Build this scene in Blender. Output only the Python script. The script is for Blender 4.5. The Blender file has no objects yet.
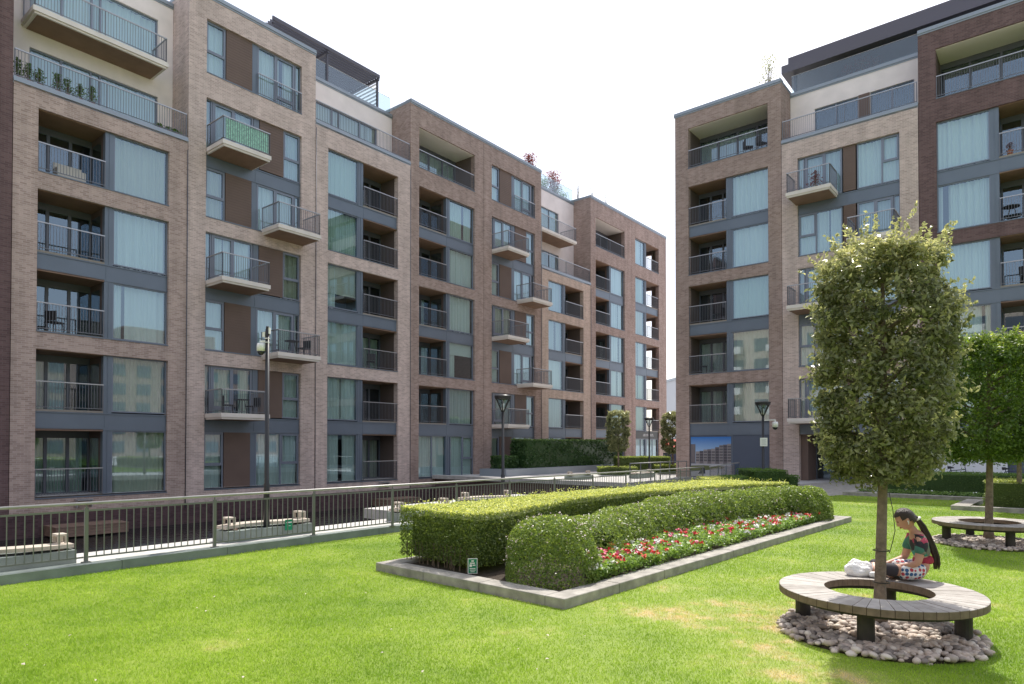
import bpy, bmesh, math, random
import numpy as np
from mathutils import Vector, Matrix

random.seed(7)
rng = np.random.default_rng(11)
C = bpy.context.scene.collection
R = math.radians

# ------------------------------------------------------------------ scene, camera, light
sc = bpy.context.scene
sc.view_settings.view_transform = 'Standard'
sc.view_settings.look = 'None'
sc.view_settings.exposure = 0.0
sc.cycles.max_bounces = 8
sc.cycles.transparent_max_bounces = 16
sc.cycles.diffuse_bounces = 4

cam_d = bpy.data.cameras.new('camera')
cam_d.sensor_width = 36.0
cam_d.lens = 660.0 / 1024.0 * 36.0
cam_d.shift_y = 93.2 / 1024.0
cam_d.clip_end = 5000
cam = bpy.data.objects.new('camera', cam_d)
C.objects.link(cam)
cam.location = (0, 0, 2.0)
cam.rotation_euler = (R(90.85), 0, 0)
sc.camera = cam

SUN_AZ = R(20.0)      # clockwise from +Y
SUN_EL = R(57.0)
w = bpy.data.worlds.new('World')
sc.world = w
w.use_nodes = True
nt = w.node_tree
bg = nt.nodes['Background']
sky = nt.nodes.new('ShaderNodeTexSky')
sky.sky_type = 'NISHITA'
sky.sun_disc = False
sky.sun_elevation = SUN_EL
sky.sun_rotation = SUN_AZ
sky.air_density = 1.0
sky.dust_density = 3.0
sky.ozone_density = 1.0
hz = nt.nodes.new('ShaderNodeMix'); hz.data_type = 'RGBA'; hz.blend_type = 'ADD'; hz.inputs[0].default_value = 1.0
hz.inputs[7].default_value = (3.7, 3.66, 3.72, 1)     # bright summer haze over the clear sky
nt.links.new(sky.outputs[0], hz.inputs[6]); nt.links.new(hz.outputs[2], bg.inputs[0])
bg.inputs[1].default_value = 0.15

sd = bpy.data.lights.new('sun', 'SUN')
sd.energy = 5.0
sd.angle = R(0.5)
sd.color = (1.0, 0.95, 0.86)
sun = bpy.data.objects.new('sun', sd)
C.objects.link(sun)
sv = Vector((math.sin(SUN_AZ) * math.cos(SUN_EL), math.cos(SUN_AZ) * math.cos(SUN_EL), math.sin(SUN_EL)))
sun.rotation_euler = sv.to_track_quat('Z', 'Y').to_euler()
sun.location = (10, 30, 60)

# ------------------------------------------------------------------ materials
def new_mat(name):
    m = bpy.data.materials.new(name)
    m.use_nodes = True
    return m, m.node_tree, m.node_tree.nodes['Principled BSDF']

def plain(name, col, rough=0.6, metal=0.0, var=0.0, scale=3.0, bump=0.0, bscale=40.0, spec=0.5):
    m, t, b = new_mat(name)
    b.inputs['Base Color'].default_value = (*col, 1)
    b.inputs['Roughness'].default_value = rough
    b.inputs['Metallic'].default_value = metal
    b.inputs['Specular IOR Level'].default_value = spec
    if var or bump:
        tc = t.nodes.new('ShaderNodeTexCoord')
    if var:
        n = t.nodes.new('ShaderNodeTexNoise'); n.inputs['Scale'].default_value = scale; n.inputs['Detail'].default_value = 6
        t.links.new(tc.outputs['Object'], n.inputs['Vector'])
        r = t.nodes.new('ShaderNodeValToRGB')
        r.color_ramp.elements[0].position = 0.3; r.color_ramp.elements[1].position = 0.72
        r.color_ramp.elements[0].color = (*[c * (1 - var) for c in col], 1)
        r.color_ramp.elements[1].color = (*[min(1, c * (1 + var)) for c in col], 1)
        t.links.new(n.outputs['Fac'], r.inputs['Fac'])
        t.links.new(r.outputs['Color'], b.inputs['Base Color'])
    if bump:
        n2 = t.nodes.new('ShaderNodeTexNoise'); n2.inputs['Scale'].default_value = bscale; n2.inputs['Detail'].default_value = 5
        t.links.new(tc.outputs['Object'], n2.inputs['Vector'])
        bp = t.nodes.new('ShaderNodeBump'); bp.inputs['Strength'].default_value = bump; bp.inputs['Distance'].default_value = 0.02
        t.links.new(n2.outputs['Fac'], bp.inputs['Height'])
        t.links.new(bp.outputs['Normal'], b.inputs['Normal'])
    return m

def brick(name, c1, c2, mortar):
    m, t, b = new_mat(name)
    tc = t.nodes.new('ShaderNodeTexCoord')
    sp = t.nodes.new('ShaderNodeSeparateXYZ')
    t.links.new(tc.outputs['Object'], sp.inputs[0])
    ad = t.nodes.new('ShaderNodeMath'); ad.operation = 'ADD'
    t.links.new(sp.outputs['X'], ad.inputs[0]); t.links.new(sp.outputs['Y'], ad.inputs[1])
    cb = t.nodes.new('ShaderNodeCombineXYZ')
    t.links.new(ad.outputs[0], cb.inputs['X']); t.links.new(sp.outputs['Z'], cb.inputs['Y'])
    bt = t.nodes.new('ShaderNodeTexBrick')
    bt.inputs['Scale'].default_value = 1.0
    bt.inputs['Brick Width'].default_value = 0.235
    bt.inputs['Row Height'].default_value = 0.077
    bt.inputs['Mortar Size'].default_value = 0.008
    bt.inputs['Mortar Smooth'].default_value = 0.2
    bt.inputs['Bias'].default_value = -0.1
    bt.inputs['Color1'].default_value = (*c1, 1); bt.inputs['Color2'].default_value = (*c2, 1)
    bt.inputs['Mortar'].default_value = (*mortar, 1)
    t.links.new(cb.outputs[0], bt.inputs['Vector'])
    n = t.nodes.new('ShaderNodeTexNoise'); n.inputs['Scale'].default_value = 0.8; n.inputs['Detail'].default_value = 9; n.inputs['Roughness'].default_value = 0.65
    t.links.new(tc.outputs['Object'], n.inputs['Vector'])
    r = t.nodes.new('ShaderNodeValToRGB')
    r.color_ramp.elements[0].position = 0.3; r.color_ramp.elements[1].position = 0.7
    r.color_ramp.elements[0].color = (0.84, 0.835, 0.83, 1); r.color_ramp.elements[1].color = (1.06, 1.05, 1.05, 1)
    t.links.new(n.outputs['Fac'], r.inputs['Fac'])
    mx = t.nodes.new('ShaderNodeMix'); mx.data_type = 'RGBA'; mx.blend_type = 'MULTIPLY'; mx.inputs[0].default_value = 1.0
    t.links.new(bt.outputs['Color'], mx.inputs[6]); t.links.new(r.outputs['Color'], mx.inputs[7])
    mp = t.nodes.new('ShaderNodeMapping'); mp.inputs['Scale'].default_value = (2.2, 2.2, 0.16)     # rain streaks
    t.links.new(tc.outputs['Object'], mp.inputs['Vector'])
    n4 = t.nodes.new('ShaderNodeTexNoise'); n4.inputs['Scale'].default_value = 1.0; n4.inputs['Detail'].default_value = 5
    t.links.new(mp.outputs[0], n4.inputs['Vector'])
    r4 = t.nodes.new('ShaderNodeValToRGB'); r4.color_ramp.elements[0].position = 0.34; r4.color_ramp.elements[1].position = 0.62
    r4.color_ramp.elements[0].color = (0.88, 0.875, 0.87, 1); r4.color_ramp.elements[1].color = (1.06, 1.05, 1.05, 1)
    t.links.new(n4.outputs['Fac'], r4.inputs['Fac'])
    mx2 = t.nodes.new('ShaderNodeMix'); mx2.data_type = 'RGBA'; mx2.blend_type = 'MULTIPLY'; mx2.inputs[0].default_value = 1.0
    t.links.new(mx.outputs[2], mx2.inputs[6]); t.links.new(r4.outputs['Color'], mx2.inputs[7])
    t.links.new(mx2.outputs[2], b.inputs['Base Color'])
    bp = t.nodes.new('ShaderNodeBump'); bp.inputs['Strength'].default_value = 0.12; bp.inputs['Distance'].default_value = 0.01; bp.invert = True
    t.links.new(bt.outputs['Fac'], bp.inputs['Height'])
    t.links.new(bp.outputs['Normal'], b.inputs['Normal'])
    b.inputs['Roughness'].default_value = 0.9
    b.inputs['Specular IOR Level'].default_value = 0.25
    return m

def glass(name, tint, base=0.10, ior=1.5, refl=(0.92, 0.96, 1.0)):
    m = bpy.data.materials.new(name); m.use_nodes = True
    t = m.node_tree; t.nodes.clear()
    o = t.nodes.new('ShaderNodeOutputMaterial')
    tr = t.nodes.new('ShaderNodeBsdfTransparent'); tr.inputs[0].default_value = (*tint, 1)
    gl = t.nodes.new('ShaderNodeBsdfGlossy'); gl.inputs['Roughness'].default_value = 0.015; gl.inputs[0].default_value = (*refl, 1)
    fr = t.nodes.new('ShaderNodeFresnel')
    ge = t.nodes.new('ShaderNodeNewGeometry'); im = t.nodes.new('ShaderNodeMix'); im.data_type = 'FLOAT'
    im.inputs[2].default_value = ior; im.inputs[3].default_value = 1.0 / ior     # thin pane: same from both sides
    t.links.new(ge.outputs['Backfacing'], im.inputs[0]); t.links.new(im.outputs[0], fr.inputs['IOR'])
    ad = t.nodes.new('ShaderNodeMath'); ad.operation = 'ADD'; ad.use_clamp = True; ad.inputs[1].default_value = base
    tc = t.nodes.new('ShaderNodeTexCoord')
    n = t.nodes.new('ShaderNodeTexNoise'); n.inputs['Scale'].default_value = 0.55; n.inputs['Detail'].default_value = 1
    t.links.new(tc.outputs['Object'], n.inputs['Vector'])
    bp = t.nodes.new('ShaderNodeBump'); bp.inputs['Strength'].default_value = 0.04; bp.inputs['Distance'].default_value = 0.05
    t.links.new(n.outputs['Fac'], bp.inputs['Height']); t.links.new(bp.outputs['Normal'], gl.inputs['Normal'])
    mx = t.nodes.new('ShaderNodeMixShader')
    t.links.new(fr.outputs[0], ad.inputs[0]); t.links.new(ad.outputs[0], mx.inputs[0])
    t.links.new(tr.outputs[0], mx.inputs[1]); t.links.new(gl.outputs[0], mx.inputs[2])
    t.links.new(mx.outputs[0], o.inputs[0])
    return m

def leafmat(name, dark, light, trans=0.35, rough=0.45, tip=None):
    m = bpy.data.materials.new(name); m.use_nodes = True
    t = m.node_tree; b = t.nodes['Principled BSDF']; o = t.nodes['Material Output']
    a = t.nodes.new('ShaderNodeAttribute'); a.attribute_name = 'var'
    r = t.nodes.new('ShaderNodeValToRGB')
    r.color_ramp.elements[0].position = 0.0; r.color_ramp.elements[0].color = (*dark, 1)
    r.color_ramp.elements[1].position = 0.75 if tip else 1.0; r.color_ramp.elements[1].color = (*light, 1)
    if tip:
        e = r.color_ramp.elements.new(1.0); e.color = (*tip, 1)
    t.links.new(a.outputs['Fac'], r.inputs['Fac'])
    t.links.new(r.outputs['Color'], b.inputs['Base Color'])
    b.inputs['Roughness'].default_value = rough
    b.inputs['Specular IOR Level'].default_value = 0.4
    tl = t.nodes.new('ShaderNodeBsdfTranslucent')
    hs = t.nodes.new('ShaderNodeHueSaturation'); hs.inputs['Saturation'].default_value = 1.15; hs.inputs['Value'].default_value = 1.5; hs.inputs['Hue'].default_value = 0.485
    t.links.new(r.outputs['Color'], hs.inputs['Color']); t.links.new(hs.outputs['Color'], tl.inputs[0])
    mx = t.nodes.new('ShaderNodeMixShader'); mx.inputs[0].default_value = trans
    t.links.new(b.outputs[0], mx.inputs[1]); t.links.new(tl.outputs[0], mx.inputs[2])
    t.links.new(mx.outputs[0], o.inputs[0])
    return m

M = {}
M['brick_tan'] = brick('tan brick', (0.64, 0.515, 0.465), (0.45, 0.348, 0.310), (0.70, 0.615, 0.575))
M['brick_brown'] = brick('brown brick', (0.52, 0.40, 0.352), (0.35, 0.258, 0.225), (0.55, 0.47, 0.425))
M['brick_red'] = brick('red brown brick', (0.415, 0.312, 0.272), (0.28, 0.198, 0.170), (0.43, 0.36, 0.325))
M['brick_dark'] = brick('dark purple brick', (0.185, 0.118, 0.115), (0.12, 0.074, 0.074), (0.18, 0.142, 0.14))
M['brick_wet'] = brick('wet dark brick', (0.12, 0.07, 0.075), (0.075, 0.045, 0.05), (0.10, 0.075, 0.08))
M['brick_cream'] = brick('cream brick', (0.60, 0.47, 0.39), (0.47, 0.355, 0.29), (0.56, 0.47, 0.40))
M['render'] = plain('cream panel', (0.86, 0.775, 0.755), 0.8, var=0.07, scale=1.3)
M['metal'] = plain('slate grey cladding', (0.150, 0.182, 0.228), 0.42, 0.2, var=0.08, scale=0.6)
M['metal_dark'] = plain('dark grey frame', (0.11, 0.12, 0.145), 0.45, 0.2)
M['frame'] = plain('grey window frame', (0.20, 0.225, 0.28), 0.4, 0.2)
M['coping'] = plain('grey coping metal', (0.30, 0.335, 0.38), 0.35, 0.3, var=0.08, scale=0.5)
M['rail'] = plain('painted rail', (0.16, 0.165, 0.185), 0.4, 0.4)
M['rail_top'] = plain('steel handrail', (0.42, 0.42, 0.44), 0.35, 0.6)
M['panel'] = plain('brown panel', (0.155, 0.105, 0.085), 0.7, var=0.08, scale=1.0)
M['recess'] = plain('shade toned recess lining', (0.12, 0.09, 0.078), 0.7)  # brown lining darkened in colour for the shade inside the loggias
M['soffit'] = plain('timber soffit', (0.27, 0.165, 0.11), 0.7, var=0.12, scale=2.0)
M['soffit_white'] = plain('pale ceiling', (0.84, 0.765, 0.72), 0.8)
M['slab'] = plain('pale stone edge', (0.74, 0.68, 0.63), 0.75, var=0.07, scale=1.5)
M['room_shade'] = plain('dark interior', (0.035, 0.037, 0.04), 0.9)  # near-black colour stands in for the shade inside unlit rooms
M['floor_deck'] = plain('balcony floor', (0.3, 0.27, 0.24), 0.8)
M['curtain'] = plain('sheer curtain', (0.86, 0.87, 0.84), 0.9)
M['curtain_beige'] = plain('beige curtain', (0.70, 0.66, 0.55), 0.9)
M['curtain_green'] = plain('pale green curtain', (0.62, 0.70, 0.60), 0.9)
M['curtain_grey'] = plain('grey curtain', (0.62, 0.66, 0.66), 0.9)
M['glass'] = glass('window glass', (0.64, 0.75, 0.735), 0.19, 1.5, (0.68, 0.84, 0.98))
M['glass_clear'] = glass('clear balustrade glass', (0.80, 0.87, 0.89), 0.05, 1.45)
M['roof'] = plain('roof membrane', (0.3, 0.3, 0.3), 0.9)
M['stone'] = plain('grey stone kerb', (0.34, 0.32, 0.285), 0.85, var=0.3, scale=5.0, bump=0.3, bscale=60)
M['stone_pale'] = plain('pale granite', (0.50, 0.485, 0.46), 0.8, var=0.14, scale=4.0, bump=0.15, bscale=50)
M['stone_green'] = plain('greenish kerb stone', (0.20, 0.235, 0.215), 0.7, var=0.18, scale=3.0, bump=0.2, bscale=50)
M['steel_green'] = plain('grey green rail paint', (0.19, 0.198, 0.187), 0.4, 0.35)
M['rail_wood'] = plain('silver handrail', (0.36, 0.352, 0.335), 0.42, 0.3, var=0.12, scale=4.0)
M['black'] = plain('black paint', (0.018, 0.018, 0.02), 0.35)
M['white'] = plain('white plastic', (0.78, 0.78, 0.77), 0.45)
M['dome'] = plain('smoked dome', (0.02, 0.02, 0.022), 0.08)
M['deck'] = plain('brown decking', (0.22, 0.145, 0.11), 0.75, var=0.18, scale=3.0)
M['timber'] = plain('pale timber', (0.50, 0.44, 0.37), 0.7, var=0.18, scale=6.0)
M['soil'] = plain('dark soil', (0.045, 0.032, 0.022), 0.95, var=0.3, scale=15, bump=0.6, bscale=40)
M['bark'] = plain('grey brown bark', (0.20, 0.155, 0.115), 0.9, var=0.32, scale=14, bump=0.8, bscale=45)
M['skin'] = plain('skin', (0.50, 0.27, 0.185), 0.5, var=0.05, scale=8)
M['hair'] = plain('dark brown hair', (0.034, 0.018, 0.012), 0.36, bump=0.6, bscale=160)
M['leg_wear'] = plain('dark leggings', (0.035, 0.03, 0.04), 0.8)
M['bag'] = plain('white plastic bag', (0.86, 0.85, 0.84), 0.4, bump=0.6, bscale=28)
M['green_sign'] = plain('green sign', (0.0, 0.22, 0.10), 0.4)
M['red_canopy'] = plain('red canvas', (0.75, 0.09, 0.07), 0.7)
M['navy'] = plain('navy board', (0.03, 0.04, 0.08), 0.6)
M['slate_board'] = plain('slate blue hoarding', (0.085, 0.105, 0.15), 0.5, var=0.06, scale=1.0)
M['white_board'] = plain('white hoarding', (0.72, 0.74, 0.77), 0.5)
M['grey_text'] = plain('grey lettering', (0.35, 0.37, 0.40), 0.6)
M['terracotta'] = plain('terracotta pot', (0.45, 0.16, 0.09), 0.8)
M['screen'] = plain('green reed screen', (0.34, 0.62, 0.50), 0.6, var=0.35, scale=16)
M['furn'] = plain('dark rattan', (0.035, 0.035, 0.04), 0.7)
M['furn_pale'] = plain('pale cushion', (0.55, 0.52, 0.48), 0.85)
M['pergola'] = plain('dark pergola metal', (0.10, 0.095, 0.115), 0.45, 0.3)
M['canopy_roof'] = plain('dark canopy fascia', (0.12, 0.11, 0.135), 0.45, 0.2)
M['grey_far'] = plain('pale grey cladding', (0.45, 0.47, 0.5), 0.7)

def water_mat():
    m, t, b = new_mat('dark water')
    b.inputs['Base Color'].default_value = (0.012, 0.015, 0.016, 1)
    b.inputs['Roughness'].default_value = 0.05
    tc = t.nodes.new('ShaderNodeTexCoord')
    n = t.nodes.new('ShaderNodeTexNoise'); n.inputs['Scale'].default_value = 2.6; n.inputs['Detail'].default_value = 4
    t.links.new(tc.outputs['Object'], n.inputs['Vector'])
    bp = t.nodes.new('ShaderNodeBump'); bp.inputs['Strength'].default_value = 0.9; bp.inputs['Distance'].default_value = 0.10
    t.links.new(n.outputs['Fac'], bp.inputs['Height']); t.links.new(bp.outputs['Normal'], b.inputs['Normal'])
    return m
M['water'] = water_mat()

def paving_mat():
    m, t, b = new_mat('pale paving')
    tc = t.nodes.new('ShaderNodeTexCoord')
    mp = t.nodes.new('ShaderNodeMapping'); mp.inputs['Rotation'].default_value = (0, 0, R(51.3))
    t.links.new(tc.outputs['Object'], mp.inputs['Vector'])
    bt = t.nodes.new('ShaderNodeTexBrick'); bt.inputs['Scale'].default_value = 1.0
    bt.inputs['Brick Width'].default_value = 0.9; bt.inputs['Row Height'].default_value = 0.6; bt.inputs['Mortar Size'].default_value = 0.008
    bt.inputs['Color1'].default_value = (0.58, 0.56, 0.54, 1); bt.inputs['Color2'].default_value = (0.50, 0.485, 0.47, 1); bt.inputs['Mortar'].default_value = (0.28, 0.27, 0.26, 1)
    t.links.new(mp.outputs[0], bt.inputs['Vector'])
    t.links.new(bt.outputs['Color'], b.inputs['Base Color'])
    b.inputs['Roughness'].default_value = 0.8
    return m
M['paving'] = paving_mat()

def grass_mats():
    out = []
    for blade in (False, True):
        m, t, b = new_mat('grass blades' if blade else 'lawn turf')
        g = t.nodes.new('ShaderNodeNewGeometry')
        n1 = t.nodes.new('ShaderNodeTexNoise'); n1.inputs['Scale'].default_value = 0.55; n1.inputs['Detail'].default_value = 5; n1.inputs['Roughness'].default_value = 0.6
        n2 = t.nodes.new('ShaderNodeTexNoise'); n2.inputs['Scale'].default_value = 6.0; n2.inputs['Detail'].default_value = 4
        flat = t.nodes.new('ShaderNodeVectorMath'); flat.operation = 'MULTIPLY'; flat.inputs[1].default_value = (1, 1, 0)
        t.links.new(g.outputs['Position'], flat.inputs[0])
        t.links.new(flat.outputs[0], n1.inputs['Vector']); t.links.new(flat.outputs[0], n2.inputs['Vector'])
        # worn straw coloured patch on the open lawn between planter and bench
        ds = t.nodes.new('ShaderNodeVectorMath'); ds.operation = 'DISTANCE'; ds.inputs[1].default_value = (2.3, 7.9, 0)
        t.links.new(flat.outputs[0], ds.inputs[0])
        mr = t.nodes.new('ShaderNodeMapRange'); mr.inputs[1].default_value = 0.6; mr.inputs[2].default_value = 3.4; mr.inputs[3].default_value = 0.16; mr.inputs[4].default_value = 0.0
        t.links.new(ds.outputs['Value'], mr.inputs[0])
        ad = t.nodes.new('ShaderNodeMath'); ad.operation = 'ADD'
        t.links.new(n1.outputs['Fac'], ad.inputs[0]); t.links.new(mr.outputs[0], ad.inputs[1])
        n3 = t.nodes.new('ShaderNodeMath'); n3.operation = 'MULTIPLY_ADD'; n3.inputs[1].default_value = 0.22; 
        t.links.new(n2.outputs['Fac'], n3.inputs[0]); t.links.new(ad.outputs[0], n3.inputs[2])
        r = t.nodes.new('ShaderNodeValToRGB')
        el = r.color_ramp.elements
        k = 1.66 if blade else 0.76
        el[0].position = 0.46; el[0].color = (0.165 * k, 0.268 * k, 0.024 * k, 1)
        el[1].position = 0.70; el[1].color = (0.262 * k, 0.362 * k, 0.045 * k, 1)
        e = el.new(0.775); e.color = (0.33 * k, 0.40 * k, 0.085 * k, 1)
        e = el.new(0.87); e.color = (0.55 * k, 0.45 * k, 0.23 * k, 1)
        t.links.new(n3.outputs[0], r.inputs['Fac'])
        col = r.outputs['Color']
        if blade:
            a = t.nodes.new('ShaderNodeAttribute'); a.attribute_name = 'var'
            ra = t.nodes.new('ShaderNodeValToRGB'); ra.color_ramp.elements[0].color = (0.72, 0.76, 0.7, 1); ra.color_ramp.elements[1].color = (1.15, 1.13, 1.1, 1)
            t.links.new(a.outputs['Fac'], ra.inputs['Fac'])
            mx = t.nodes.new('ShaderNodeMix'); mx.data_type = 'RGBA'; mx.blend_type = 'MULTIPLY'; mx.inputs[0].default_value = 1.0
            t.links.new(col, mx.inputs[6]); t.links.new(ra.outputs['Color'], mx.inputs[7])
            col = mx.outputs[2]
        t.links.new(col, b.inputs['Base Color'])
        b.inputs['Roughness'].default_value = 0.6; b.inputs['Specular IOR Level'].default_value = 0.25
        if blade:
            o = t.nodes['Material Output']
            tl = t.nodes.new('ShaderNodeBsdfTranslucent'); t.links.new(col, tl.inputs[0])
            ms = t.nodes.new('ShaderNodeMixShader'); ms.inputs[0].default_value = 0.45
            t.links.new(b.outputs[0], ms.inputs[1]); t.links.new(tl.outputs[0], ms.inputs[2]); t.links.new(ms.outputs[0], o.inputs[0])
        out.append(m)
    return out
M['turf'], M['blades'] = grass_mats()

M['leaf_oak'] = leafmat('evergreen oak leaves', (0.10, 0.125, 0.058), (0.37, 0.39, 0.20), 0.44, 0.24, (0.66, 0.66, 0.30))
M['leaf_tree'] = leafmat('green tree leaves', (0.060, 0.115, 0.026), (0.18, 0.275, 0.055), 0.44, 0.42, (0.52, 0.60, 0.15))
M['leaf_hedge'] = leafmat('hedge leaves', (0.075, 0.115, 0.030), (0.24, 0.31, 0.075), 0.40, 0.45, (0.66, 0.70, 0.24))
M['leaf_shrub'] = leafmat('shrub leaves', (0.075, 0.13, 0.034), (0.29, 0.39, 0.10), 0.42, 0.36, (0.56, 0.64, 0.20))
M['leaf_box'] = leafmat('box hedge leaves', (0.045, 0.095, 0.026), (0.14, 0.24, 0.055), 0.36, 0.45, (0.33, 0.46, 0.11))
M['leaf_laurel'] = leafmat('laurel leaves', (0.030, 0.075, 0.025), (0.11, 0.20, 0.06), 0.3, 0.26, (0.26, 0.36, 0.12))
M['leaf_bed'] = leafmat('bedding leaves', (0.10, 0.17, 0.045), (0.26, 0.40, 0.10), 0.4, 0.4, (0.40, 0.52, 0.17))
M['leaf_red'] = leafmat('red maple leaves', (0.12, 0.03, 0.025), (0.26, 0.075, 0.05), 0.4, 0.5)
M['petal_red'] = plain('red petals', (0.75, 0.02, 0.035), 0.5)
M['petal_pink'] = plain('pink petals', (0.85, 0.16, 0.28), 0.5)
M['petal_white'] = plain('white petals', (0.86, 0.84, 0.80), 0.5)
M['petal_blush'] = plain('blush petals', (0.78, 0.64, 0.64), 0.5)

def pebble_mat():
    m, t, b = new_mat('pebbles')
    a = t.nodes.new('ShaderNodeAttribute'); a.attribute_name = 'var'
    r = t.nodes.new('ShaderNodeValToRGB'); el = r.color_ramp.elements
    el[0].color = (0.20, 0.17, 0.148, 1); el[1].color = (0.70, 0.62, 0.53, 1)
    e = el.new(0.35); e.color = (0.42, 0.35, 0.295, 1)
    e = el.new(0.7); e.color = (0.52, 0.42, 0.345, 1)
    t.links.new(a.outputs['Fac'], r.inputs['Fac']); t.links.new(r.outputs['Color'], b.inputs['Base Color'])
    b.inputs['Roughness'].default_value = 0.6
    return m
M['pebble'] = pebble_mat()

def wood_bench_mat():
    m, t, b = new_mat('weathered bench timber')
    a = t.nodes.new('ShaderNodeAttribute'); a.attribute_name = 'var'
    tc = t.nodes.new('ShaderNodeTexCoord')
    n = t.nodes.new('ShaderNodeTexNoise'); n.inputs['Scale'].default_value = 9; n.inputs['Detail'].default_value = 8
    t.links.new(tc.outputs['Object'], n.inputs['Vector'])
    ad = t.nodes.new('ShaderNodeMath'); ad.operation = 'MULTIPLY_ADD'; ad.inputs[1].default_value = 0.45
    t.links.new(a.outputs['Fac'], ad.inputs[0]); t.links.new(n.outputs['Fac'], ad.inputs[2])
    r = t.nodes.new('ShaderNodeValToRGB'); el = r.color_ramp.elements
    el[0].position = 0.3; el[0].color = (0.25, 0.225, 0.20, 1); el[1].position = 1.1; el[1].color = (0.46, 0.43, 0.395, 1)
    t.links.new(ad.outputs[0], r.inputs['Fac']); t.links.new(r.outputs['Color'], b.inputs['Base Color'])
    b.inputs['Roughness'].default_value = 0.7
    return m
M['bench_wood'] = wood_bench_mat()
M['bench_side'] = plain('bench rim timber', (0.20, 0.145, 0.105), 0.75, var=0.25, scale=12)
M['bench_leg'] = plain('dark bench post', (0.035, 0.030, 0.026), 0.6, var=0.3, scale=10)

def dress_mats():
    m, t, b = new_mat('patterned dress top')
    tc = t.nodes.new('ShaderNodeTexCoord')
    v = t.nodes.new('ShaderNodeTexVoronoi'); v.inputs['Scale'].default_value = 10
    t.links.new(tc.outputs['Object'], v.inputs['Vector'])
    s = t.nodes.new('ShaderNodeSeparateColor'); t.links.new(v.outputs['Color'], s.inputs[0])
    r = t.nodes.new('ShaderNodeValToRGB'); r.color_ramp.interpolation = 'CONSTANT'; el = r.color_ramp.elements
    el[0].color = (0.02, 0.02, 0.025, 1); el[1].position = 0.22; el[1].color = (0.05, 0.17, 0.12, 1)
    for p, c in ((0.42, (0.38, 0.04, 0.09)), (0.66, (0.16, 0.17, 0.14)), (0.82, (0.04, 0.27, 0.20))):
        e = el.new(p); e.color = (*c, 1)
    t.links.new(s.outputs[0], r.inputs['Fac']); t.links.new(r.outputs['Color'], b.inputs['Base Color']); b.inputs['Roughness'].default_value = 0.8
    m2, t, b = new_mat('polka dot skirt')
    tc = t.nodes.new('ShaderNodeTexCoord')
    v = t.nodes.new('ShaderNodeTexVoronoi'); v.inputs['Scale'].default_value = 23; v.inputs['Randomness'].default_value = 0.2
    t.links.new(tc.outputs['Object'], v.inputs['Vector'])
    lt = t.nodes.new('ShaderNodeMath'); lt.operation = 'LESS_THAN'; lt.inputs[1].default_value = 0.45
    t.links.new(v.outputs['Distance'], lt.inputs[0])
    s = t.nodes.new('ShaderNodeSeparateColor'); t.links.new(v.outputs['Color'], s.inputs[0])
    r = t.nodes.new('ShaderNodeValToRGB'); r.color_ramp.interpolation = 'CONSTANT'; el = r.color_ramp.elements
    el[0].color = (0.42, 0.05, 0.07, 1); el[1].position = 0.55; el[1].color = (0.03, 0.10, 0.24, 1)
    t.links.new(s.outputs[0], r.inputs['Fac'])
    mx = t.nodes.new('ShaderNodeMix'); mx.data_type = 'RGBA'; mx.inputs[6].default_value = (0.66, 0.66, 0.66, 1)
    t.links.new(lt.outputs[0], mx.inputs[0]); t.links.new(r.outputs['Color'], mx.inputs[7]); t.links.new(mx.outputs[2], b.inputs['Base Color'])
    b.inputs['Roughness'].default_value = 0.8
    return m, m2
M['dress'], M['skirt'] = dress_mats()
M['sash'] = plain('red sash', (0.33, 0.025, 0.05), 0.8, var=0.25, scale=30)

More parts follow.
